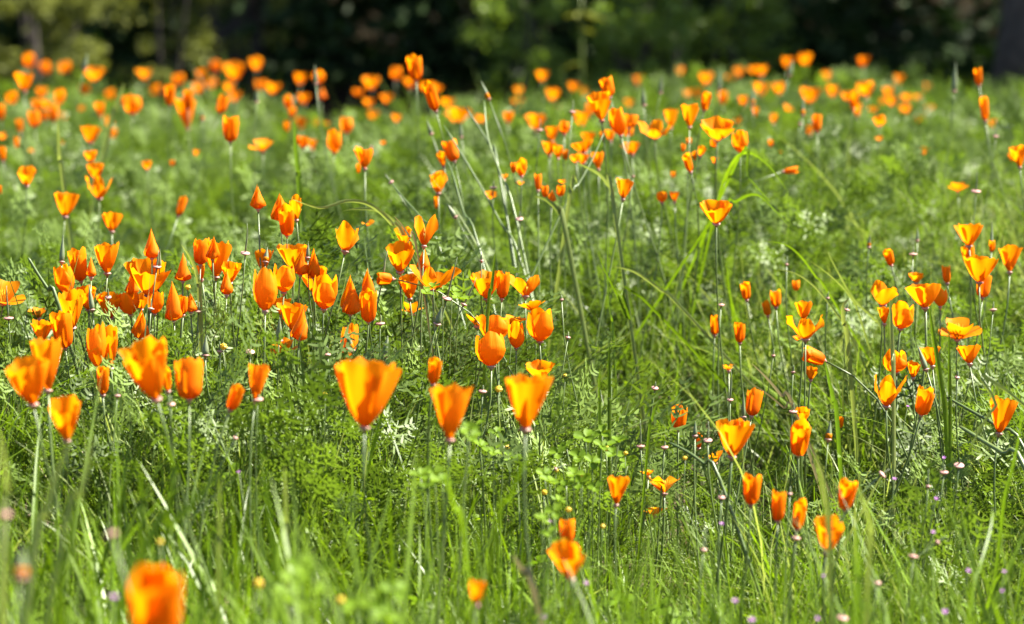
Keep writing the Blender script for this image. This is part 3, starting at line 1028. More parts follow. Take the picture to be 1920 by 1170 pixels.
def petal_grids(form, W, H, r, nu, nv):
    """four petals (or fewer when splayed) as grids of points, foot at the origin, axis +Z"""
    out = []
    v = np.linspace(0, 1, nv + 1)[:, None] * np.ones((1, nu + 1))
    u = np.linspace(-1, 1, nu + 1)[None, :] * np.ones((nv + 1, 1))
    ph0 = r.uniform(0, 1.57) if form not in 'ct' else -1.57 + r.uniform(-.4, .4)
    for k in range(4):
        th0 = ph0 + k * math.pi / 2 + r.uniform(-.12, .12)
        hk = r.uniform(.88, 1.03); fk = r.uniform(.80, 1.05)
        p1, p2, p3 = r.uniform(0, 6.28), r.uniform(0, 6.28), r.uniform(0, 6.28)
        lay = 1.0 if k % 2 == 0 else .93
        spiral = 0.0; twist = 0.0; tip = .12; half = np.full_like(v, 1.0)
        if form == 'c':
            R = interp(v, [0, .08, .3, .6, .85, 1], [.07, .24, .52, .77, .94, 1.02 + .10 * (fk - .95)])
            R = R * (1 + (fk - 1) * v)
            half = .85 + .22 * v; tip = .10; spiral = .07
        elif form == 'v':
            fk = r.uniform(.9, 1.25) if k % 2 == 0 else r.uniform(.6, .9)
            R = interp(v, [0, .08, .3, .6, .85, 1], [.08, .28, .56, .78, .93, 1.0]) * (1 + (fk - 1) * v)
            half = .80 - .10 * v; tip = .42; hk = r.uniform(.9, 1.05) if k % 2 == 0 else r.uniform(.75, .95)
        elif form == 't':
            R = interp(v, [0, .08, .25, .5, .8, 1], [.10, .42, .80, 1.0, .95, .84])
            half = .95 - .08 * v; tip = .30; spiral = .06
        elif form == 'n':
            R = interp(v, [0, .05, .16, .40, .7, .92, 1], [.30, .80, 1.0, .80, .45, .17, .05])
            half = np.full_like(v, 1.25); tip = .12; spiral = .30; twist = 1.5
            hk = (1.0, .80, .90, .68)[k]
        elif form == 'y':
            R = interp(v, [0, .07, .25, .6, .9, 1], [.22, .66, .88, .95, 1.0, .94])
            half = np.full_like(v, 1.35); tip = .10; spiral = .13; twist = .25; hk = (1.0, .9, .97, .86)[k]
        else:
            # splayed: each petal falls outwards at its own angle
            L = max(W * .52, H * .85) * r.uniform(.75, 1.0); el = r.uniform(.45, 1.35)
            cw = .62 * L * np.sqrt(np.clip(v, 0, 1)) * (1 - .25 * v ** 4)
            rr = L * v * np.cos(el * (1 - .35 * v)); zz = L * v * np.sin(el * (1 - .35 * v)) + .10 * L * (u ** 2) * v
            zz = zz + .05 * L * np.sin(3 * u + p1) * v * v
            rr = rr * (1 - .18 * u * u * v)
            x = rr * math.cos(th0) - u * cw * math.sin(th0); y = rr * math.sin(th0) + u * cw * math.cos(th0)
            out.append(np.stack([x, y, np.maximum(zz, 0) + .001], -1)); continue
        top = 1 - tip * np.abs(u) ** 2.2 * (1 if form in 'vt' else .8)
        if form in 'cy':
            top = top + .035 * np.sin(4.2 * u + p1) + .028 * np.sin(9 * u + p2) + .018 * np.sin(17 * u + p3)
        else:
            top = top + .02 * np.sin(5 * u + p1)
        z = H * hk * v * (1 + (top - 1) * v)
        Rr = W / 2 * R * lay * (1 + spiral * u)
        Rr = Rr * (1 + .035 * np.sin(3.0 * u + p2) * v + .05 * np.sin(6.5 * u + p3) * v ** 3 + .02 * np.sin(11 * u + p1) * v ** 4)
        th = th0 + u * half * (1 + .03 * np.sin(5 * v + p3)) + twist * v
        c1, c2, cx = r.uniform(-.21, .21), r.uniform(-.16, .16), r.uniform(-.6, .6)
        Rr = Rr * (1 + (c1 * np.exp(-((u - cx) / .35) ** 2) + c2 * np.exp(-((u + cx) / .22) ** 2)) * v ** 1.5)
        # petals fold a little along the middle
        Rr = Rr * (1 - .05 * np.exp(-(u / .22) ** 2) * v)
        out.append(np.stack([Rr * np.cos(th), Rr * np.sin(th), z], -1))
    if form == 's':
        out = out[:4 if r.random() < .6 else 3]
    return out

def grid_faces(nu, nv):
    return [(j * (nu + 1) + i, j * (nu + 1) + i + 1, (j + 1) * (nu + 1) + i + 1, (j + 1) * (nu + 1) + i) for j in range(nv) for i in range(nu)]

ORD = ("first second third fourth fifth sixth seventh eighth ninth tenth eleventh twelfth thirteenth fourteenth fifteenth sixteenth "
       "seventeenth eighteenth nineteenth twentieth").split()
def ordinal(i):
    if i < 20: return ORD[i]
    t, o = divmod(i + 1, 10)
    tens = {2: "twenty", 3: "thirty", 4: "forty"}[t]
    return ({2: "twentieth", 3: "thirtieth", 4: "fortieth"}[t]) if o == 0 else tens + "-" + ORD[o - 1]

# parts of the meadow by what stands there, in the photograph's pixels: (x0, y0, x1, y1, words)
PLACES = [
    (-50, 0, 300, 182, "before the olive bush"), (300, 0, 640, 182, "before the black gap in the wood"),
    (640, 0, 960, 182, "under the blackest shade of the wood"), (960, 0, 1300, 182, "below the tall pale weed"),
    (1300, 0, 1590, 182, "before the green bush"), (1590, 0, 1990, 182, "before the dark hollow and trunk"),
    (-50, 182, 130, 260, "in the hazy drift at the left edge"), (130, 182, 300, 260, "in the hazy drift below the olive bush"),
    (300, 182, 470, 300, "below the black gap"), (470, 182, 665, 300, "in the thin drift left of the tall leaning stems"),
    (665, 182, 960, 300, "among the tall leaning stems"), (960, 182, 1085, 300, "in the crowded drift right of the leaning stems"),
    (1085, 182, 1215, 275, "around the tallest cup of the crowded drift"), (1085, 275, 1215, 325, "along the foot of the crowded drift"),
    (1215, 182, 1420, 330, "above the arching grass blade"), (1420, 182, 1590, 330, "right of the arching grass blade"),
    (1590, 182, 1760, 300, "on the hazy rise before the dark hollow"), (1760, 160, 1990, 400, "beside the grey stone"),
    (-50, 260, 130, 450, "in the loose group at the left edge"), (130, 260, 360, 450, "in the loose group above the dense band"),
    (360, 300, 660, 450, "high above the dense band"), (660, 300, 960, 430, "at the foot of the leaning stems"),
    (960, 325, 1215, 430, "below the crowded drift"), (1215, 330, 1700, 430, "below the arching grass blade"),
    (-50, 450, 110, 625, "at the left end of the dense band"), (110, 450, 215, 625, "in the left part of the dense band"),
    (215, 450, 370, 640, "in the crowded left centre of the dense band"), (370, 430, 470, 640, "in the upright knot of the dense band"),
    (470, 430, 560, 670, "in the centre of the dense band"), (560, 430, 640, 670, "right of the centre of the dense band"),
    (640, 430, 722, 690, "left of the big foreground cup's top"), (722, 400, 860, 600, "in the cluster above the big foreground cup"),
    (860, 430, 1060, 720, "in the bright cluster above the twin foreground cups"),
    (1200, 400, 1480, 720, "in the scattered right middle of the meadow"), (1480, 400, 1620, 720, "around the half open cup in the right middle"),
    (1590, 400, 1752, 625, "in the left half of the right-hand clump"), (1752, 400, 1990, 690, "in the right half of the right-hand clump"),
    (1590, 625, 1990, 830, "below the right-hand clump, by the tall blades"),
    (-50, 625, 240, 840, "in the big front group at the left edge"), (240, 640, 600, 800, "in the front row left of the big cup"),
    (600, 640, 1100, 840, "among the four big foreground cups"), (1100, 720, 1450, 880, "beside the clover patch"),
    (1450, 720, 1620, 880, "right of the widest cup by the clover"), (1100, 870, 1300, 1000, "below the clover patch"),
    (1350, 880, 1640, 1050, "in the loose right front group"), (850, 960, 1120, 1150, "in the front grass at the centre"),
    (-50, 840, 600, 1300, "in the front grass at the left corner"),
]
def place_of(px, py):
    for x0, y0, x1, y1, w in PLACES:
        if x0 <= px < x1 and y0 <= py < y1:
            return w
    best = min(PLACES, key=lambda p: max(p[0] - px, 0, px - p[2]) + max(p[1] - py, 0, py - p[3]))
    return best[4]

FORM_WORDS = dict(c=("open cup shaped", "flaring cup shaped", "wide open cup shaped"), t=("half open tulip shaped",), v=("cleft cup shaped",),
                  n=("closed pointed cone shaped",), y=("rolled up tube shaped",), s=("limp splayed",))

def settle(px, py, y, lo, hi):
    """slide a bloom along its line of sight until its stem has a believable length"""
    lo = max(lo, .19) if y > 4.7 and lo >= .05 else lo
    for _ in range(80):
        p = at(px, py, y); h = p.z - gz(p.x, p.y)
        if h > hi: y += .04
        elif h < lo: y -= .04
        else: break
    return at(px, py, y)

def make_stem(root, foot, axis, rad, r, bow=.25, sides=6, n=8):
    """curved stem from the ground at the root to the foot of a bloom"""
    o = root.location
    a = Vector((0, 0, -.02)); d = foot - o
    L = d.length
    b = Vector((r.uniform(-.1, .1) * L, r.uniform(-.1, .1) * L, L * .4))
    c = d - axis.normalized() * L * .35
    v, f = tube(bez(a, b, c, d, n), [rad * (1.15 - .25 * k / (n - 1)) for k in range(n)], sides)
    return mesh_obj("stem", v, f, M["stem"], root)

def ground_root(foot, axis, r, spread=.16):
    h = foot.z - gz(foot.x, foot.y)
    hx = Vector((axis.x, axis.y, 0)) / max(.4, axis.z) * -.45 * h
    if hx.length > .5 * h: hx *= .5 * h / hx.length
    x = foot.x + hx.x + r.uniform(-spread, spread) * h; y = foot.y + hx.y + r.uniform(-spread, spread) * h
    return Vector((x, y, gz(x, y)))

def poppies():
    rows = []
    for ln in POPPIES.strip().splitlines():
        q = ln.split()
        rows.append((float(q[0]), float(q[1]), float(q[2]), float(q[3]), float(q[4]), q[5], float(q[6])))
    size = lambda q: q[4] * math.hypot(q[2] - q[0], q[3] - q[1])
    rows.sort(key=size, reverse=True)
    things, rest = rows[:300], rows[300:]
    places = {}
    for q in things:
        places.setdefault(place_of(q[0], q[1]), []).append(q)
    label = {}
    for pl, qs in places.items():
        qs.sort(key=lambda q: q[0])
        big = max(qs, key=size)
        for i, q in enumerate(qs):
            fw = FORM_WORDS[q[5]]
            hgt = math.hypot(q[2] - q[0], q[3] - q[1])
            w = fw[0] if len(fw) == 1 else (fw[2] if q[4] > 1.2 * hgt else fw[1] if q[4] > hgt else fw[0])
            lean = "" if abs(q[2] - q[0]) < .25 * hgt else (", leaning left" if q[2] < q[0] else ", leaning right")
            if len(qs) == 1: pos = "alone"
            elif i == 0: pos = "leftmost"
            elif i == len(qs) - 1: pos = "rightmost"
            else: pos = ordinal(i) + " from the left"
            t = f"{w} orange poppy{lean}, {pos} {pl}"
            if len(t.split()) > 16: t = f"{w} orange poppy, {pos} {pl}"
            if len(t.split()) > 16: t = f"{w.split()[0]} orange poppy, {pos} {pl}"
            if len(t.split()) > 16: t = f"{w.split()[-3] if len(w.split()) > 3 else w.split()[0]} poppy, {pos} {pl}"
            label[id(q)] = t
    bits_v, bits_f, bits_uv = [], [], []
    for q in rows:
        xb, yb, xt, yt, w, form, dist = q
        r = random.Random(int(xb * 7 + yb * 131 + w))
        blur = 136.8 / (cam_data.dof.aperture_fstop) * abs(dist - 4.02) / dist
        foot = settle(xb, yb, dist, .11 if form != 's' else .05, .56)
        k = foot.y / FPX
        BLOOMS.append((xb, yb, foot.y, w))
        topp = at(xt, yt, foot.y)
        up = topp - foot
        Wm = max(w - (.34 if dist < 8 else .2) * blur, w * .6) * k * 1.07
        Hm = max(up.length - .22 * blur * k, up.length * .65) * 1.03
        if form in 'cv': Hm = max(Hm - .10 * Wm, .55 * Hm)
        axis = (up.normalized() + Vector((0, r.uniform(-.42, .25), 0))).normalized()
        ax_rot = Vector((0, 0, 1)).rotation_difference(axis).to_matrix() @ Matrix.Rotation(r.uniform(0, 6.28) if form not in 'ct' else 0, 3, 'Z')
        ax_np = np.array(ax_rot)
        px_big = w
        nu, nv = (18, 12) if px_big > 44 else (12, 10) if px_big > 24 else (7, 6)
        grids = petal_grids(form, Wm, Hm, r, nu, nv)
        faces = grid_faces(nu, nv)
        uvg = np.stack(np.meshgrid(np.linspace(0, 1, nu + 1), np.linspace(0, 1, nv + 1)), -1).reshape(-1, 2)
        if id(q) not in label:
            for g in grids:
                n0 = sum(len(b) for b in bits_v)
                bits_v.append(g.reshape(-1, 3) @ ax_np.T + np.array(foot))
                bits_f += [tuple(i + n0 for i in f) for f in faces]
                bits_uv.append(uvg)
            continue
        g0 = ground_root(foot, axis, r)
        root = empty("poppy", g0, label[id(q)], "poppy", "orange poppies in the meadow")
        rel = np.array(foot - g0)
        for g in grids:
            mesh_obj("petal", g.reshape(-1, 3) @ ax_np.T + rel, faces, M["petal"], root, True, uvg)
        if form in 'svc' and w > 26:
            # yellow stamens in the heart of the open blooms
            sv, sf = [], []
            for a in range(14):
                t = a * 2.4; lean_ = .12 + .35 * (a / 14); hs = Hm * (.42 if form != 's' else .5) * r.uniform(.85, 1.1)
                tipp = Vector((math.cos(t) * lean_ * hs, math.sin(t) * lean_ * hs, hs)); b0 = Vector((math.cos(t) * .0006, math.sin(t) * .0006, .001))
                n0 = len(sv)
                for bq in (Vector((.0004, 0, 0)), Vector((-.0002, .00035, 0)), Vector((-.0002, -.00035, 0))):
                    sv += [b0 + bq, b0.lerp(tipp, .6) + bq, b0.lerp(tipp, .8) + bq * 2.6, tipp + bq * .6]
                for e in range(3):
                    e2 = (e + 1) % 3
                    sf += [(n0 + e * 4 + q_, n0 + e2 * 4 + q_, n0 + e2 * 4 + q_ + 1, n0 + e * 4 + q_ + 1) for q_ in range(3)]
            so = mesh_obj("stamens", np.array([tuple(p) for p in sv]) @ ax_np.T + rel, sf, M["yellow"], root)
            so["kind"] = "stuff"
        rr = max(.0032, min(.0062, Wm * .125))
        pv, pf = lathe([(rr * .25, -.006), (rr * .55, -.003), (rr, -.0014), (rr * 1.08, -.0004), (rr * .95, .0006), (rr * .3, .0012)], axis, foot - g0, 12)
        mesh_obj("receptacle", pv, pf, M["rim"], root)
        make_stem(root, foot - axis * .004, axis, r.uniform(.0011, .0016) * (1.25 if w > 55 else 1), r)
    V = np.concatenate(bits_v); UV = np.concatenate(bits_uv)
    o = mesh_obj("distant_poppies", V, bits_f, M["petal"], None, True, UV)
    tag(o, "smallest orange poppies scattered far across the meadow", None, None, "stuff")
poppies()
ground_cover()

# ------------------------------------------------------------------ buds: green pointed caps, pink rims (x y of the rim, x y of the tip, width, metres)
BUDS = """
116 490 117 440 13 4.1
299 499 300 466 9 4.1
498 490 501 463 13 4.1
523 637 525 593 17 3.85
385 665 386 630 17 3.8
173 580 166 532 13 3.95
660 657 648 612 14 3.85
723 665 727 630 18 3.8
577 482 578 452 9 4.1
820 606 829 574 16 3.85
916 185 902 152 10 5
853 406 838 381 12 4.7
592 156 590 121 10 5.5
481 190 483 168 10 6
379 224 379 202 10 6.5
808 250 800 224 11 5.2
865 256 864 232 9 5.5
1736 692 1721 648 14 4
1553 823 1558 789 15 3.7
1303 816 1304 790 11 3.7
1394 781 1394 734 9 3.9
1859 468 1862 414 9 4.7
1629 462 1631 438 8 4.8
1720 450 1721 426 8 4.9
1789 170 1792 118 14 5.8
1480 141 1487 112 11 6.5
1411 196 1412 166 10 6.3
1349 166 1349 131 10 6.5
1207 196 1206 164 12 5.5
1238 173 1241 140 10 6
1505 216 1507 183 10 5.8
38 1080 42 1028 32 2.1
158 128 164 99 12 6.5
240 175? 0 0 0 0
"""
# ------------------------------------------------------------------ seed heads: pink discs left when the petals fall (x y of the disc, x y of the pod tip, disc width, metres)
SEED_HEADS = """
460 474 464 417 22 4.05
294 500 297 470 18 4.05
203 557 203 540 15 4.05
283 578 284 560 16 4.0
372 583 373 566 15 4.0
469 659 470 640 22 3.8
412 658 412 640 14 3.85
16 596 13 535 24 4.0
614 664 613 648 20 3.75
220 741 221 728 15 3.5
321 757 322 742 20 3.4
484 748 485 738 24 3.35
713 606 714 590 22 3.95
719 515 727 470 17 4.1
838 559 858 480 22 4.05
870 570 893 520 15 4.05
903 488 904 476 8 4.2
974 410 975 395 18 4.6
733 341 722 326 13 4.8
925 351 926 338 17 4.8
1053 561 1053 556 8 4.2
1065 632 1066 622 12 4.0
1228 727 1229 715 17 3.95
905 733 906 722 19 3.7
1073 209 1075 188 15 5.0
1012 243 1013 222 15 5.1
1352 571 1353 560 16 4.45
1588 580 1590 568 14 4.4
1552 558 1553 546 9 4.45
1712 476 1713 462 20 4.6
1475 495 1476 480 9 4.6
1862 580 1863 565 18 4.25
1830 358 1832 320 23 4.8
1450 666 1451 655 9 4.15
1487 697 1488 684 9 4.1
1369 749 1370 690 15 3.95
1487 771 1488 755 20 3.85
1795 707 1796 695 12 3.9
1327 825 1328 790 21 3.65
1353 932 1354 920 17 3.4
1481 925 1482 912 10 3.4
1493 1008 1494 996 20 3.2
1655 889 1668 880 20 3.5
1770 885 1771 872 20 3.55
1798 872 1799 858 24 3.6
1740 911 1741 880 10 3.45
1712 1042 1713 1030 24 3.1
1319 1030 1325 990 16 3.1
1759 1016 1775 1005 14 3.15
1645 1092 1646 1080 17 3.0
1580 1158 1581 1145 26 2.85
1201 836 1200 785 20 3.75
1246 838 1247 826 18 3.75
1043 879 1060 872 12 3.6
442 820 446 812 12 3.4
10 963 11 940 28 2.2
208 1000 204 985 30 2.25
1867 255 1869 225 13 5.4
1500 232 1501 220 13 5.9
696 275 697 270 8 5.6
853 285 854 278 9 5.0
1187 330 1188 318 8 4.9
"""
PURPLE = """
214 1120 22 2.4
448 885 8 3.3
1353 982 11 3.2
1750 998 11 3.15
1816 1070 13 3.0
1883 1072 12 3.0
1880 1108 12 2.95
1772 1147 16 2.85
1378 1127 17 2.8
1410 1163 19 2.75
1545 1080 8 2.95
1030 978 11 3.2
1100 1093 13 2.9
1022 1157 14 2.75
1677 898 12 3.45
1755 935 9 3.3
1770 858 8 3.6
1702 762 8 3.85
1533 1160 12 2.8
"""
YELLOW = """
485 1100 16 2.5
637 1130 14 2.45
670 1135 14 2.5
1136 845 11 3.7
1020 927 10 3.5
1093 895 11 3.6
1065 960 11 3.4
1172 853 8 3.7
952 842 9 3.65
352 543 11 4.0
418 655 13 3.85
1060 708 8 4.0
934 735 13 3.7
1043 885 8 3.6
610 743 9 3.6
1130 990 7 3.3
1285 862 8 3.6
300 1020 9 2.6
"""
BUDS = "\n".join(l for l in BUDS.splitlines() if "?" not in l)

def numbered(rows, noun):
    """labels that single out each of many alike small things by the place it stands in"""
    places = {}
    for i, q in enumerate(rows):
        places.setdefault(place_of(q[0], q[1]), []).append(i)
    out = {}
    for pl, ids in places.items():
        ids.sort(key=lambda i: rows[i][0])
        for n, i in enumerate(ids):
            pos = "alone" if len(ids) == 1 else "leftmost" if n == 0 else "rightmost" if n == len(ids) - 1 else ordinal(n) + " from the left"
            t = f"{noun}, {pos} {pl}"
            if len(t.split()) > 16: t = f"{' '.join(noun.split()[-3:])}, {pos} {pl}"
            out[i] = t
    return out

def parse(s):
    return [[float(x) for x in l.split()] for l in s.strip().splitlines() if l.strip()]

def buds():
    rows = parse(BUDS)
    lab = numbered(rows, "green pointed poppy bud with pink rim")
    for i, (xb, yb, xt, yt, w, dist) in enumerate(rows):
        r = random.Random(900 + i)
        foot = settle(xb, yb, dist, .05, .56)
        k = foot.y / FPX
        up = at(xt, yt, foot.y) - foot
        axis = (up.normalized() + Vector((0, r.uniform(-.2, .2), 0))).normalized()
        g0 = ground_root(foot, axis, r)
        root = empty("poppy_bud", g0, lab[i], "poppy bud", "poppy buds in the meadow")
        o = foot - g0; L = up.length; R0 = max(w * .40 * k, .0028)
        pv, pf = lathe([(R0 * .55, 0), (R0 * .95, L * .08), (R0, L * .22), (R0 * .78, L * .45), (R0 * .42, L * .72), (R0 * .14, L * .93), (R0 * .03, L)], axis, o, 10)
        mesh_obj("cap", pv, pf, M["cap"], root)
        if i % 4 == 2 or w > 25:
            pv, pf = lathe([(R0 * .6, -.0002), (R0 * 1.03, L * .08), (R0 * 1.06, L * .2), (R0 * .96, L * .3)], axis, o, 10)
            mesh_obj("petal", pv, pf, M["petal"], root, True, [(.5, .8)] * len(pv))
        rr = max(R0 * 1.15, .004)
        pv, pf = lathe([(rr * .3, -.005), (rr * .6, -.002), (rr, -.0012), (rr * 1.05, -.0004), (rr * .6, .0006)], axis, o, 12)
        mesh_obj("receptacle", pv, pf, M["rim"], root)
        make_stem(root, foot - axis * .004, axis, r.uniform(.0010, .0014), r)
buds()

def seed_heads():
    rows = parse(SEED_HEADS)
    lab = numbered(rows, "pink disc of a shed poppy with thin green pod")
    for i, (xb, yb, xt, yt, w, dist) in enumerate(rows):
        r = random.Random(1900 + i)
        foot = settle(xb, yb, dist, .04, .56)
        k = foot.y / FPX
        up = at(xt, yt, foot.y) - foot
        axis = (up.normalized() + Vector((0, r.uniform(-.15, .15), 0))).normalized()
        g0 = ground_root(foot, axis, r)
        root = empty("poppy_seed_head", g0, lab[i], "seed head", "shed poppy seed heads in the meadow")
        o = foot - g0; L = max(up.length, .006); rr = max(w * .5 * k * .82, .003)
        disc_ax = (axis + Vector((r.uniform(-.2, .2), r.uniform(-.35, .1), .3))).normalized()
        pv, pf = lathe([(rr * .2, -.004), (rr * .5, -.0022), (rr * .92, -.0016), (rr * 1.0, -.0006), (rr * .97, .0004), (rr * .7, .0002), (rr * .4, .0010), (rr * .2, .0018)], disc_ax, o, 16)
        mesh_obj("receptacle", pv, pf, M["rim"], root)
        mid = o + axis * L * .5 + Vector((r.uniform(-.1, .1) * L, 0, 0))
        pv, pf = tube(bez(o, o + axis * L * .35, mid, o + axis * L, 6), [.0012, .0014, .0014, .0012, .0008, .0003], 6)
        mesh_obj("pod", pv, pf, M["cap"], root)
        make_stem(root, foot - axis * .003, axis, r.uniform(.0009, .0013), r)
seed_heads()

def small_flowers():
    rows = parse(PURPLE); lab = numbered(rows, "tiny purple five petalled flower")
    for i, (px, py, w, dist) in enumerate(rows):
        r = random.Random(2900 + i)
        foot = settle(px, py, dist, .03, .50); k = foot.y / FPX
        axis = Vector((r.uniform(-.3, .3), r.uniform(-.8, -.2), 1)).normalized()
        g0 = ground_root(foot, Vector((0, 0, 1)), r)
        root = empty("purple_flower", g0, lab[i], "flower", "tiny purple flowers in the front grass")
        q = Vector((0, 0, 1)).rotation_difference(axis); R0 = max(w * .38 * k, .0026)
        V = [foot - g0]; F = []
        n = 30
        for a in range(n):
            t = 2 * math.pi * a / n; rad = R0 * (.55 + .45 * abs(math.cos(2.5 * t)) ** .7)
            V.append(foot - g0 + q @ Vector((rad * .5 * math.cos(t), rad * .5 * math.sin(t), R0 * .12)))
        for a in range(n):
            t = 2 * math.pi * a / n; rad = R0 * (.40 + .60 * abs(math.cos(2.5 * t)) ** .7)
            V.append(foot - g0 + q @ Vector((rad * math.cos(t), rad * math.sin(t), R0 * .30)))
        for a in range(n):
            b = (a + 1) % n
            F.append((0, 1 + a, 1 + b)); F.append((1 + a, 1 + n + a, 1 + n + b, 1 + b))
        mesh_obj("corolla", V, F, M["purple"], root)
        make_stem(root, foot, axis, .0007, r, n=6, sides=5)
    rows = parse(YELLOW); lab = numbered(rows, "tiny round yellow clover flower")
    for i, (px, py, w, dist) in enumerate(rows):
        r = random.Random(3900 + i)
        foot = settle(px, py, dist, .03, .45); k = foot.y / FPX
        g0 = ground_root(foot, Vector((0, 0, 1)), r)
        root = empty("yellow_flower", g0, lab[i], "flower", "tiny yellow clover flowers in the grass")
        R0 = max(w * .5 * k, .0025)
        prof = [(R0 * .15, -.2 * R0)] + [(R0 * math.sin(math.pi * t) * (1 + .12 * (j % 2)), R0 * (1 - math.cos(math.pi * t)) * .9) for j, t in enumerate([.15, .28, .4, .52, .64, .76, .88])] + [(R0 * .1, R0 * 1.8)]
        V, F = lathe(prof, (r.uniform(-.3, .3), r.uniform(-.3, .3), 1), foot - g0, 10)
        V = [v + Vector((r.uniform(-1, 1), r.uniform(-1, 1), r.uniform(-1, 1))) * R0 * .12 for v in V]
        mesh_obj("flower_head", V, F, M["yellow"], root, False)
        make_stem(root, foot, Vector((0, 0, 1)), .0006, r, n=6, sides=5)
small_flowers()

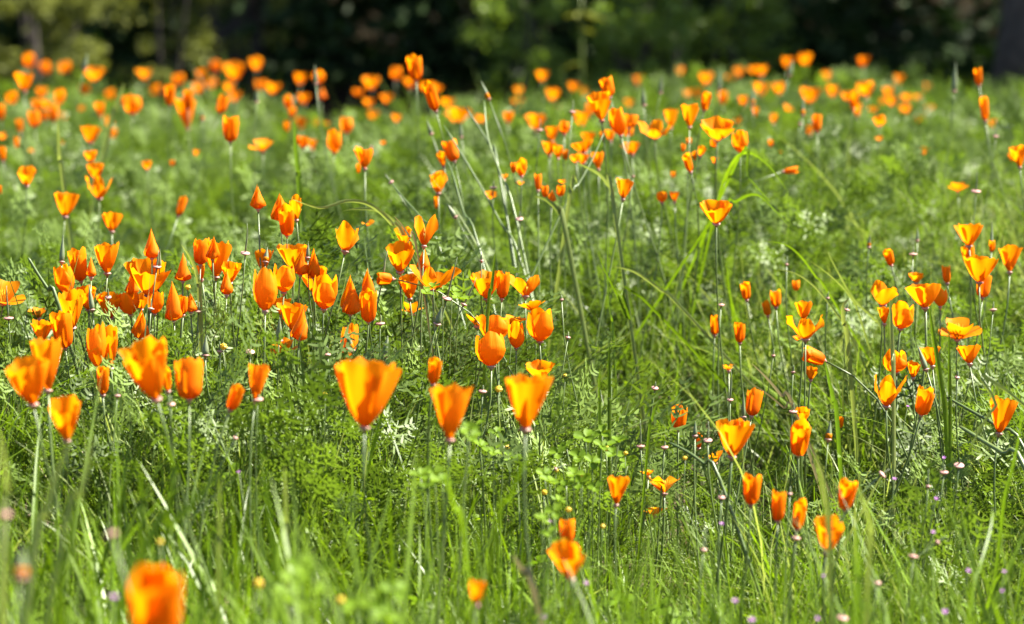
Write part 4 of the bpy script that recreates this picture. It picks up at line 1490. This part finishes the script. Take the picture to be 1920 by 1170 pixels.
# ------------------------------------------------------------------ single grass blades and stems that stand out (points in photo pixels from low to high end; metres at both ends; width px)
BLADES = [
    ([(1340, 405), (1362, 330), (1385, 292), (1412, 289), (1445, 315), (1479, 362)], 4.9, 4.7, 6, "grass", "grass_blade", "pale arching grass blade bent over like a hoop below the crowded drift"),
    ([(1383, 300), (1402, 330), (1425, 358), (1445, 380)], 4.75, 4.6, 5, "grass", "grass_blade", "short bright blade hanging from the arching hoop of grass"),
    ([(1330, 420), (1380, 378), (1418, 365), (1450, 392), (1480, 425)], 4.7, 4.5, 5, "grass", "grass_blade", "low arched grass blade beside the lone cup below the hoop"),
    ([(770, 470), (735, 420), (695, 385), (650, 377), (600, 390), (545, 372)], 4.3, 4.25, 8, "pale", "grass_blade", "grass blade curving left across the top of the dense band"),
    ([(800, 500), (760, 440), (715, 398), (670, 392), (642, 396)], 4.4, 4.3, 8, "pale", "grass_blade", "broad curved grass blade above the cleft cup"),
    ([(784, 482), (768, 445), (752, 420), (738, 405)], 4.1, 4.0, 3.5, "straw", "grass_blade", "thin white blade beside the tulip poppies"),
    ([(1782, 790), (1781, 740), (1780, 680), (1779, 617)], 3.85, 3.85, 7, "grass", "grass_blade", "straight upright blade by the right-hand clump"),
    ([(1775, 800), (1765, 720), (1752, 640), (1741, 570)], 3.9, 3.9, 10, "grass", "grass_blade", "broadest upright blade under the wide cup of the right-hand clump"),
    ([(1676, 720), (1674, 660), (1671, 600), (1669, 560)], 3.95, 3.95, 9, "pale", "grass_blade", "pale upright blade crossing the tulip in the right-hand clump"),
    ([(1570, 800), (1562, 750), (1553, 710), (1546, 676)], 3.75, 3.75, 9, "weed", "grass_blade", "bright green blade right of the half open cup"),
    ([(1492, 775), (1465, 742), (1438, 710), (1409, 681)], 3.9, 3.9, 7, "straw", "grass_blade", "silvery dry blade lying slantwise left of the twin cups"),
    ([(1500, 790), (1470, 765), (1440, 740), (1405, 716)], 3.85, 3.85, 4, "straw", "grass_blade", "thin silvery blade below the broader silvery one"),
    ([(1143, 790), (1143, 745), (1142, 690), (1143, 643)], 3.75, 3.75, 7, "grass", "grass_blade", "dark upright blade before the lone poppy by the clover"),
    ([(1125, 790), (1124, 750), (1124, 715), (1125, 690)], 3.7, 3.7, 5, "grass", "grass_blade", "short upright blade left of the dark blade by the clover"),
    ([(915, 590), (921, 545), (926, 500), (929, 470)], 4.0, 4.0, 6, "grass", "grass_blade", "dark upright blade crossing the bright cluster"),
    ([(375, 575), (372, 530), (360, 490), (340, 459)], 4.0, 4.0, 9, "pale", "grass_blade", "curved pod like blade rising in the dense band"),
    ([(110, 572), (92, 545), (72, 515), (53, 483)], 3.95, 3.95, 8, "stem", "grass_blade", "bare slanting stalk at the left end of the dense band"),
    ([(272, 1025), (320, 985), (372, 930), (420, 877)], 2.55, 2.55, 16, "grass", "grass_blade", "broad blurred blade slanting right in the front grass"),
    ([(60, 1060), (88, 960), (108, 890), (135, 815)], 2.5, 2.5, 16, "pale", "grass_blade", "long pale blade under the tall cup at the left edge"),
    ([(118, 1000), (150, 930), (165, 870), (172, 820)], 2.6, 2.6, 11, "pale", "grass_blade", "pale upright blade right of the long pale blade"),
    ([(-10, 790), (5, 850), (12, 930), (8, 1010)][::-1], 2.4, 2.4, 14, "pale", "grass_blade", "pale blade at the very left edge"),
    ([(110, 1130), (125, 1040), (140, 970), (148, 930)], 2.4, 2.4, 14, "grass", "grass_blade", "thick blurred blade at the lower left corner"),
    ([(265, 1000), (266, 950), (264, 910), (262, 880)], 2.7, 2.7, 12, "grass", "grass_blade", "upright blurred blade beside the slanting broad blade"),
    ([(410, 1080), (412, 1000), (411, 940), (412, 890)], 2.75, 2.75, 9, "pale", "grass_blade", "slim pale blade in the front grass"),
    ([(540, 1040), (537, 980), (535, 920), (533, 872)], 2.9, 2.9, 9, "pale", "grass_blade", "pale upright blade in the middle of the front grass"),
    ([(320, 930), (330, 890), (318, 850), (310, 815)], 2.95, 2.95, 10, "grass", "grass_blade", "bent blade under the flaring front cup"),
    ([(1000, 1105), (985, 1080), (970, 1055), (962, 1040)], 2.85, 2.85, 14, "straw", "grass_blade", "pale dry leaf lying in the front grass"),
    ([(1820, 1140), (1840, 1060), (1855, 1000), (1862, 945)], 3.0, 3.1, 6, "grass", "grass_blade", "tall thin blade at the right front corner"),
    ([(1880, 960), (1895, 890), (1910, 820), (1918, 760)], 3.4, 3.4, 6, "grass", "grass_blade", "thin blade at the right edge by the low cup"),
    ([(1815, 850), (1840, 800), (1868, 760), (1890, 735)][::-1], 3.6, 3.6, 6, "pale", "grass_blade", "pale blade crossing behind the low right cup"),
    ([(1925, 885), (1880, 850), (1840, 825), (1800, 800)], 3.65, 3.75, 11, "stem", "grass_blade", "thick pale stalk lying at the right edge"),
    ([(1925, 850), (1870, 800), (1820, 770), (1775, 745)], 3.8, 3.9, 8, "stem", "grass_blade", "thin pale stalk lying above the thick one"),
    ([(1350, 900), (1320, 870), (1290, 848), (1255, 830)], 3.6, 3.65, 8, "stem", "grass_blade", "slanting pale stalk left of the widest cup"),
    ([(1215, 830), (1222, 790), (1228, 765), (1240, 745)], 3.7, 3.7, 5, "grass", "grass_blade", "short blade beside the clover"),
    ([(1560, 560), (1530, 520), (1500, 480), (1470, 458), (1430, 452)], 4.55, 4.5, 4.5, "grass", "grass_blade", "drooping pale grass plume in the right middle"),
    ([(1600, 640), (1570, 590), (1530, 540), (1490, 512), (1450, 505)], 4.45, 4.4, 4, "pale", "grass_blade", "second drooping pale plume below the first"),
    ([(1620, 620), (1596, 560), (1560, 520), (1520, 490)], 4.45, 4.4, 3.5, "pale", "grass_blade", "fine arching pale blade in the right middle"),
    ([(1590, 650), (1582, 610), (1580, 575), (1592, 560)], 4.2, 4.2, 9, "pale", "grass_blade", "blue green bent blade right of the half open cup"),
    ([(1660, 640), (1640, 600), (1600, 560), (1555, 480), (1560, 478)], 4.4, 4.5, 5, "pale", "grass_blade", "long thin blade leaning left in the right middle"),
    ([(1290, 590), (1240, 545), (1190, 510), (1150, 500)], 4.5, 4.5, 6, "pale", "grass_blade", "long blade sloping across the open green middle"),
    ([(1205, 560), (1180, 600), (1160, 560), (1135, 510), (1120, 470)], 4.4, 4.4, 6, "grass", "grass_blade", "blade rising left of the open green middle"),
    ([(1150, 640), (1147, 600), (1140, 550), (1138, 430)], 4.4, 4.5, 5, "grass", "grass_blade", "tall bright blade in the open green middle"),
    ([(980, 500), (940, 420), (890, 330), (832, 235)], 4.7, 4.9, 5, "stem", "grass_blade", "longest leaning stem rising left to the tilted tube poppy"),
    ([(970, 420), (940, 330), (915, 260), (908, 190)], 4.75, 4.95, 5, "stem", "grass_blade", "leaning stem under the pale bud beside the tilted poppy"),
    ([(935, 320), (925, 285), (905, 250), (872, 200)], 4.9, 5.0, 5, "stem", "grass_blade", "curved headless stem among the leaning stems"),
    ([(900, 470), (870, 400), (850, 330), (838, 300)], 4.6, 4.8, 4.5, "stem", "grass_blade", "leaning stem below the half open poppy"),
    ([(830, 480), (790, 410), (760, 375), (735, 345)], 4.55, 4.75, 4.5, "stem", "grass_blade", "leaning stem under the small pink disc"),
    ([(1052, 400), (1085, 345), (1110, 300), (1132, 250)], 4.7, 4.8, 4.5, "stem", "grass_blade", "dark stem leaning right before the crowded drift"),
    ([(1063, 400), (1070, 360), (1075, 330), (1083, 345)], 4.6, 4.6, 8, "pale", "grass_blade", "short upright pod below the crowded drift"),
    ([(1062, 440), (1050, 400), (1025, 375), (1002, 368)], 4.5, 4.5, 10, "pale", "grass_blade", "arched green pod below the crowded drift"),
    ([(1150, 385), (1140, 350), (1120, 325), (1080, 305)], 4.6, 4.7, 9, "pale", "grass_blade", "long arched pod below the tallest cup"),
    ([(1556, 1010), (1550, 950), (1540, 895), (1526, 850)], 2.85, 2.8, 10, "pale", "grass_blade", "blurred pale spike in the loose right front group"),
    ([(1630, 1060), (1634, 1000), (1624, 955), (1608, 915)], 2.7, 2.65, 11, "pale", "grass_blade", "blurred brown green blade right of the pale spike"),
    ([(1605, 1150), (1610, 1080), (1606, 1010), (1615, 970)], 2.6, 2.6, 12, "weed", "grass_blade", "bright blurred blade below the brown green blade"),
    ([(870, 1010), (855, 960), (840, 910), (838, 870)], 2.75, 2.7, 7, "grass", "grass_blade", "dark blurred stalk in the centre front grass"),
    ([(930, 1000), (955, 940), (975, 885), (1000, 845)], 2.8, 2.75, 7, "grass", "grass_blade", "dark blurred stalk leaning right in the centre front grass"),
    ([(120, 350), (112, 300), (110, 260), (108, 225)], 5.2, 5.2, 9, "pale", "grass_blade", "pale stalk above the loose left group"),
    ([(562, 370), (558, 320), (553, 270), (552, 225)], 5.0, 5.0, 10, "weed", "grass_blade", "bright upright blade left of the leaning stems"),
    ([(205, 240), (215, 205), (225, 180), (233, 155)], 6.4, 6.4, 10, "pale", "grass_blade", "pale blurred stalk below the olive bush"),
]
def blades():
    for j, (pts, d0, d1, w, mat, name, label) in enumerate(BLADES):
        r = random.Random(5000 + j)
        n = len(pts)
        P = [at(x, y, d0 + (d1 - d0) * i / (n - 1)) for i, (x, y) in enumerate(pts)]
        d = P[0]
        dr = (P[0] - P[1]).normalized(); dr = (dr + Vector((0, 0, -.30 if d0 > 4.2 else -1.1))).normalized()
        drop = max(P[0].z - gz(d.x, d.y), 0) / max(-dr.z, .35)
        g0 = Vector((d.x + dr.x * min(drop, .5), d.y + dr.y * min(drop, .5), 0)); g0.z = gz(g0.x, g0.y)
        # smooth through the points, ground first
        pts3 = [g0 - Vector((0, 0, .02))] + P
        if P[0].z < g0.z + .02: pts3 = P
        C = []
        for i in range(len(pts3) - 1):
            p0, p1, p2, p3 = pts3[max(i - 1, 0)], pts3[i], pts3[i + 1], pts3[min(i + 2, len(pts3) - 1)]
            for t in (0, .25, .5, .75):
                C.append(.5 * ((2 * p1) + (p2 - p0) * t + (2 * p0 - 5 * p1 + 4 * p2 - p3) * t * t + (3 * p1 - p0 - 3 * p2 + p3) * t ** 3))
        C.append(pts3[-1])
        W0 = w * d0 / FPX; m = len(C) - 1
        if mat in ("stem", "cap"):
            v, f = tube([c - g0 for c in C], [W0 * .5 * (1 - .35 * (i / m)) * (1 if i < m else .6) for i in range(m + 1)], 7)
        else:
            # a blade folded along its midrib
            v, f = [], []
            tw = r.uniform(-.5, .5)
            for i, c in enumerate(C):
                t = (C[min(i + 1, m)] - C[max(i - 1, 0)]).normalized()
                s = t.cross(Vector((math.sin(tw + i * .04), 1, .25))).normalized(); nn = s.cross(t)
                ww = W0 * .5 * (.7 + .3 * min(1, i / (m * .3))) * (1 - (i / m) ** 4) + .0002
                v += [c - g0 - s * ww + nn * ww * .35, c - g0, c - g0 + s * ww + nn * ww * .35]
            for i in range(m):
                a = i * 3
                f += [(a, a + 1, a + 4, a + 3), (a + 1, a + 2, a + 5, a + 4)]
        o = mesh_obj(name, v, f, M[mat])
        o.location = g0
        tag(o, label, "grass blade" if mat not in ("stem", "cap") else "stalk", "single blades and stalks that stand out")
        if mat in ("stem", "cap"): o.name = "stalk"
blades()

# ------------------------------------------------------------------ clover plants near the middle front: stalks with three leaflets
CLOVERS = [
    ([(1062, 838), (1098, 822), (1130, 812), (1160, 830), (1085, 858), (1110, 868), (1150, 852), (1178, 868), (1128, 838), (1048, 850)], 3.68, 22, "clover plant with yellow flowers left of the lone poppy"),
    ([(1030, 905), (1062, 912), (1090, 905), (1118, 915), (1045, 940), (1078, 890), (1020, 890)], 3.5, 20, "clover plant in front of the yellow flowered clover"),
    ([(788, 893), (815, 888), (800, 915), (830, 905), (880, 805), (882, 820)], 3.2, 24, "blurred clover sprigs below the twin foreground cups"),
    ([(895, 800), (930, 812), (945, 835), (925, 850), (900, 838), (960, 860)], 3.62, 19, "clover sprigs between the two front cups"),
    ([(812, 540), (830, 545), (848, 548), (862, 560), (800, 550)], 4.05, 17, "small clover under the wide cleft cup"),
    ([(565, 1060), (590, 1075), (550, 1090), (610, 1110), (540, 1120), (580, 1140)], 2.5, 34, "big blurred clover leaves at the bottom of the front grass"),
    ([(740, 1110), (700, 1130), (670, 1145), (720, 1155)], 2.5, 34, "big blurred clover leaves beside the low front poppy"),
    ([(1030, 1000), (1050, 1020), (1015, 975), (1040, 960)], 3.1, 20, "clover behind the yellow front poppy"),
]
def clovers():
    for j, (spots, dist, w, label) in enumerate(CLOVERS):
        r = random.Random(7000 + j)
        P = [at(x, y, dist + r.uniform(-.06, .06)) for x, y in spots]
        P = [settle(x, y, dist + r.uniform(-.06, .06), .04, .4) for x, y in spots]
        cx, cy = sum(p.x for p in P) / len(P), sum(p.y for p in P) / len(P)
        g0 = Vector((cx, cy, gz(cx, cy)))
        root = empty("clover_plant", g0, label, "clover", "clover plants in the meadow")
        for p in P:
            o = p - g0
            q0 = Vector((o.x * .35, o.y * .35, -.01))
            v, f = tube(bez(q0, q0 + Vector((0, 0, o.z * .4)), o - Vector((o.x * .15, 0, .02)), o, 6), .0008, 5)
            mesh_obj("stalk", v, f, M["stem"], root)
            nrm = Vector((r.uniform(-.5, .6), r.uniform(-.9, -.1), 1)).normalized()
            d0 = nrm.orthogonal().normalized(); ph = r.uniform(0, 6.28); L = w * dist / FPX * r.uniform(.85, 1.15)
            for k in range(3):
                d = (Quaternion(nrm, ph + k * 2.094) @ d0 + nrm * r.uniform(.05, .35)).normalized()
                s = d.cross(nrm).normalized(); nn = s.cross(d)
                V = []; prof = ((0, .03), (.15, .20), (.4, .38), (.7, .47), (.9, .40), (1.0, .20))
                for t, hw in prof:
                    for e in (-1, -.5, 0, .5, 1):
                        V.append(o + d * L * (t - (.06 if e == 0 and t == 1 else 0) - .05 * e * e * t) + s * L * hw * e + nn * L * (.16 * e * e + .08 * math.sin(3 * t)))
                F = [(a * 5 + b, a * 5 + b + 1, a * 5 + b + 6, a * 5 + b + 5) for a in range(5) for b in range(4)]
                mesh_obj("leaflet", V, F, M["clover"], root)
clovers()

# ------------------------------------------------------------------ tall pale weed at the wood edge
def tall_weed():
    base = at(1092, 150, 14.2)
    g0 = Vector((base.x, base.y, gz(base.x, base.y)))
    root = empty("tall_weed", g0, "tall pale green weed with a flat leafy top before the green bush", "weed")
    r = random.Random(77)
    top = at(1090, 18, 14.2) - g0
    v, f = tube(bez(Vector((0, 0, -.02)), top * .35, top * .7, top + Vector((0, 0, .06)), 8), [.011 - .0009 * i for i in range(8)], 7)
    mesh_obj("stem", v, f, M["pale"], root)
    for i in range(18):
        h = r.uniform(.12, 1.0) if i > 11 else .93 + .03 * r.random()
        L = r.uniform(.05, .11) if i > 11 else r.uniform(.07, .13)
        a = r.uniform(0, 6.28); o = top * h
        out = Vector((math.cos(a), math.sin(a) * .8, 0)); s = Vector((-out.y, out.x, 0)).normalized()
        V = []
        for t, hw in ((0, .05), (.25, .16), (.6, .17), (.9, .07), (1, .01)):
            c = o + out * L * t + Vector((0, 0, L * (.35 * t - .55 * t * t)))
            V += [c - s * L * hw + Vector((0, 0, .01)), c, c + s * L * hw + Vector((0, 0, .01))]
        F = []
        for k in range(4):
            F += [(k * 3, k * 3 + 1, k * 3 + 4, k * 3 + 3), (k * 3 + 1, k * 3 + 2, k * 3 + 5, k * 3 + 4)]
        mesh_obj("leaf", V, F, M["bush_olive"], root)
tall_weed()

# ------------------------------------------------------------------ grey stone at the right edge
def stone():
    c = at(1884, 296, 8.0); g = gz(c.x, c.y)
    r = random.Random(3)
    V, F = [], []
    nu, nv = 18, 11
    hh = max(c.z - g + .085, .12)
    for j in range(nv + 1):
        for i in range(nu):
            a, b = 2 * math.pi * i / nu, math.pi * j / nv
            k = 1 + .10 * math.sin(3 * a + 1.3) * math.sin(2 * b) + .06 * math.sin(5 * a + 3 * b) + r.uniform(-.02, .02)
            V.append((.040 * k * math.sin(b) ** .8 * math.cos(a) if 0 < j < nv else 0, .05 * k * math.sin(b) ** .8 * math.sin(a) if 0 < j < nv else 0, hh * .5 - hh * .55 * k * math.cos(b)))
    for j in range(nv):
        for i in range(nu):
            F.append((j * nu + i, j * nu + (i + 1) % nu, (j + 1) * nu + (i + 1) % nu, (j + 1) * nu + i))
    o = mesh_obj("stone", V, F, M["stone"])
    o.location = (c.x, c.y, g)
    tag(o, "upright blue grey stone in the grass at the right edge", "stone")
stone()
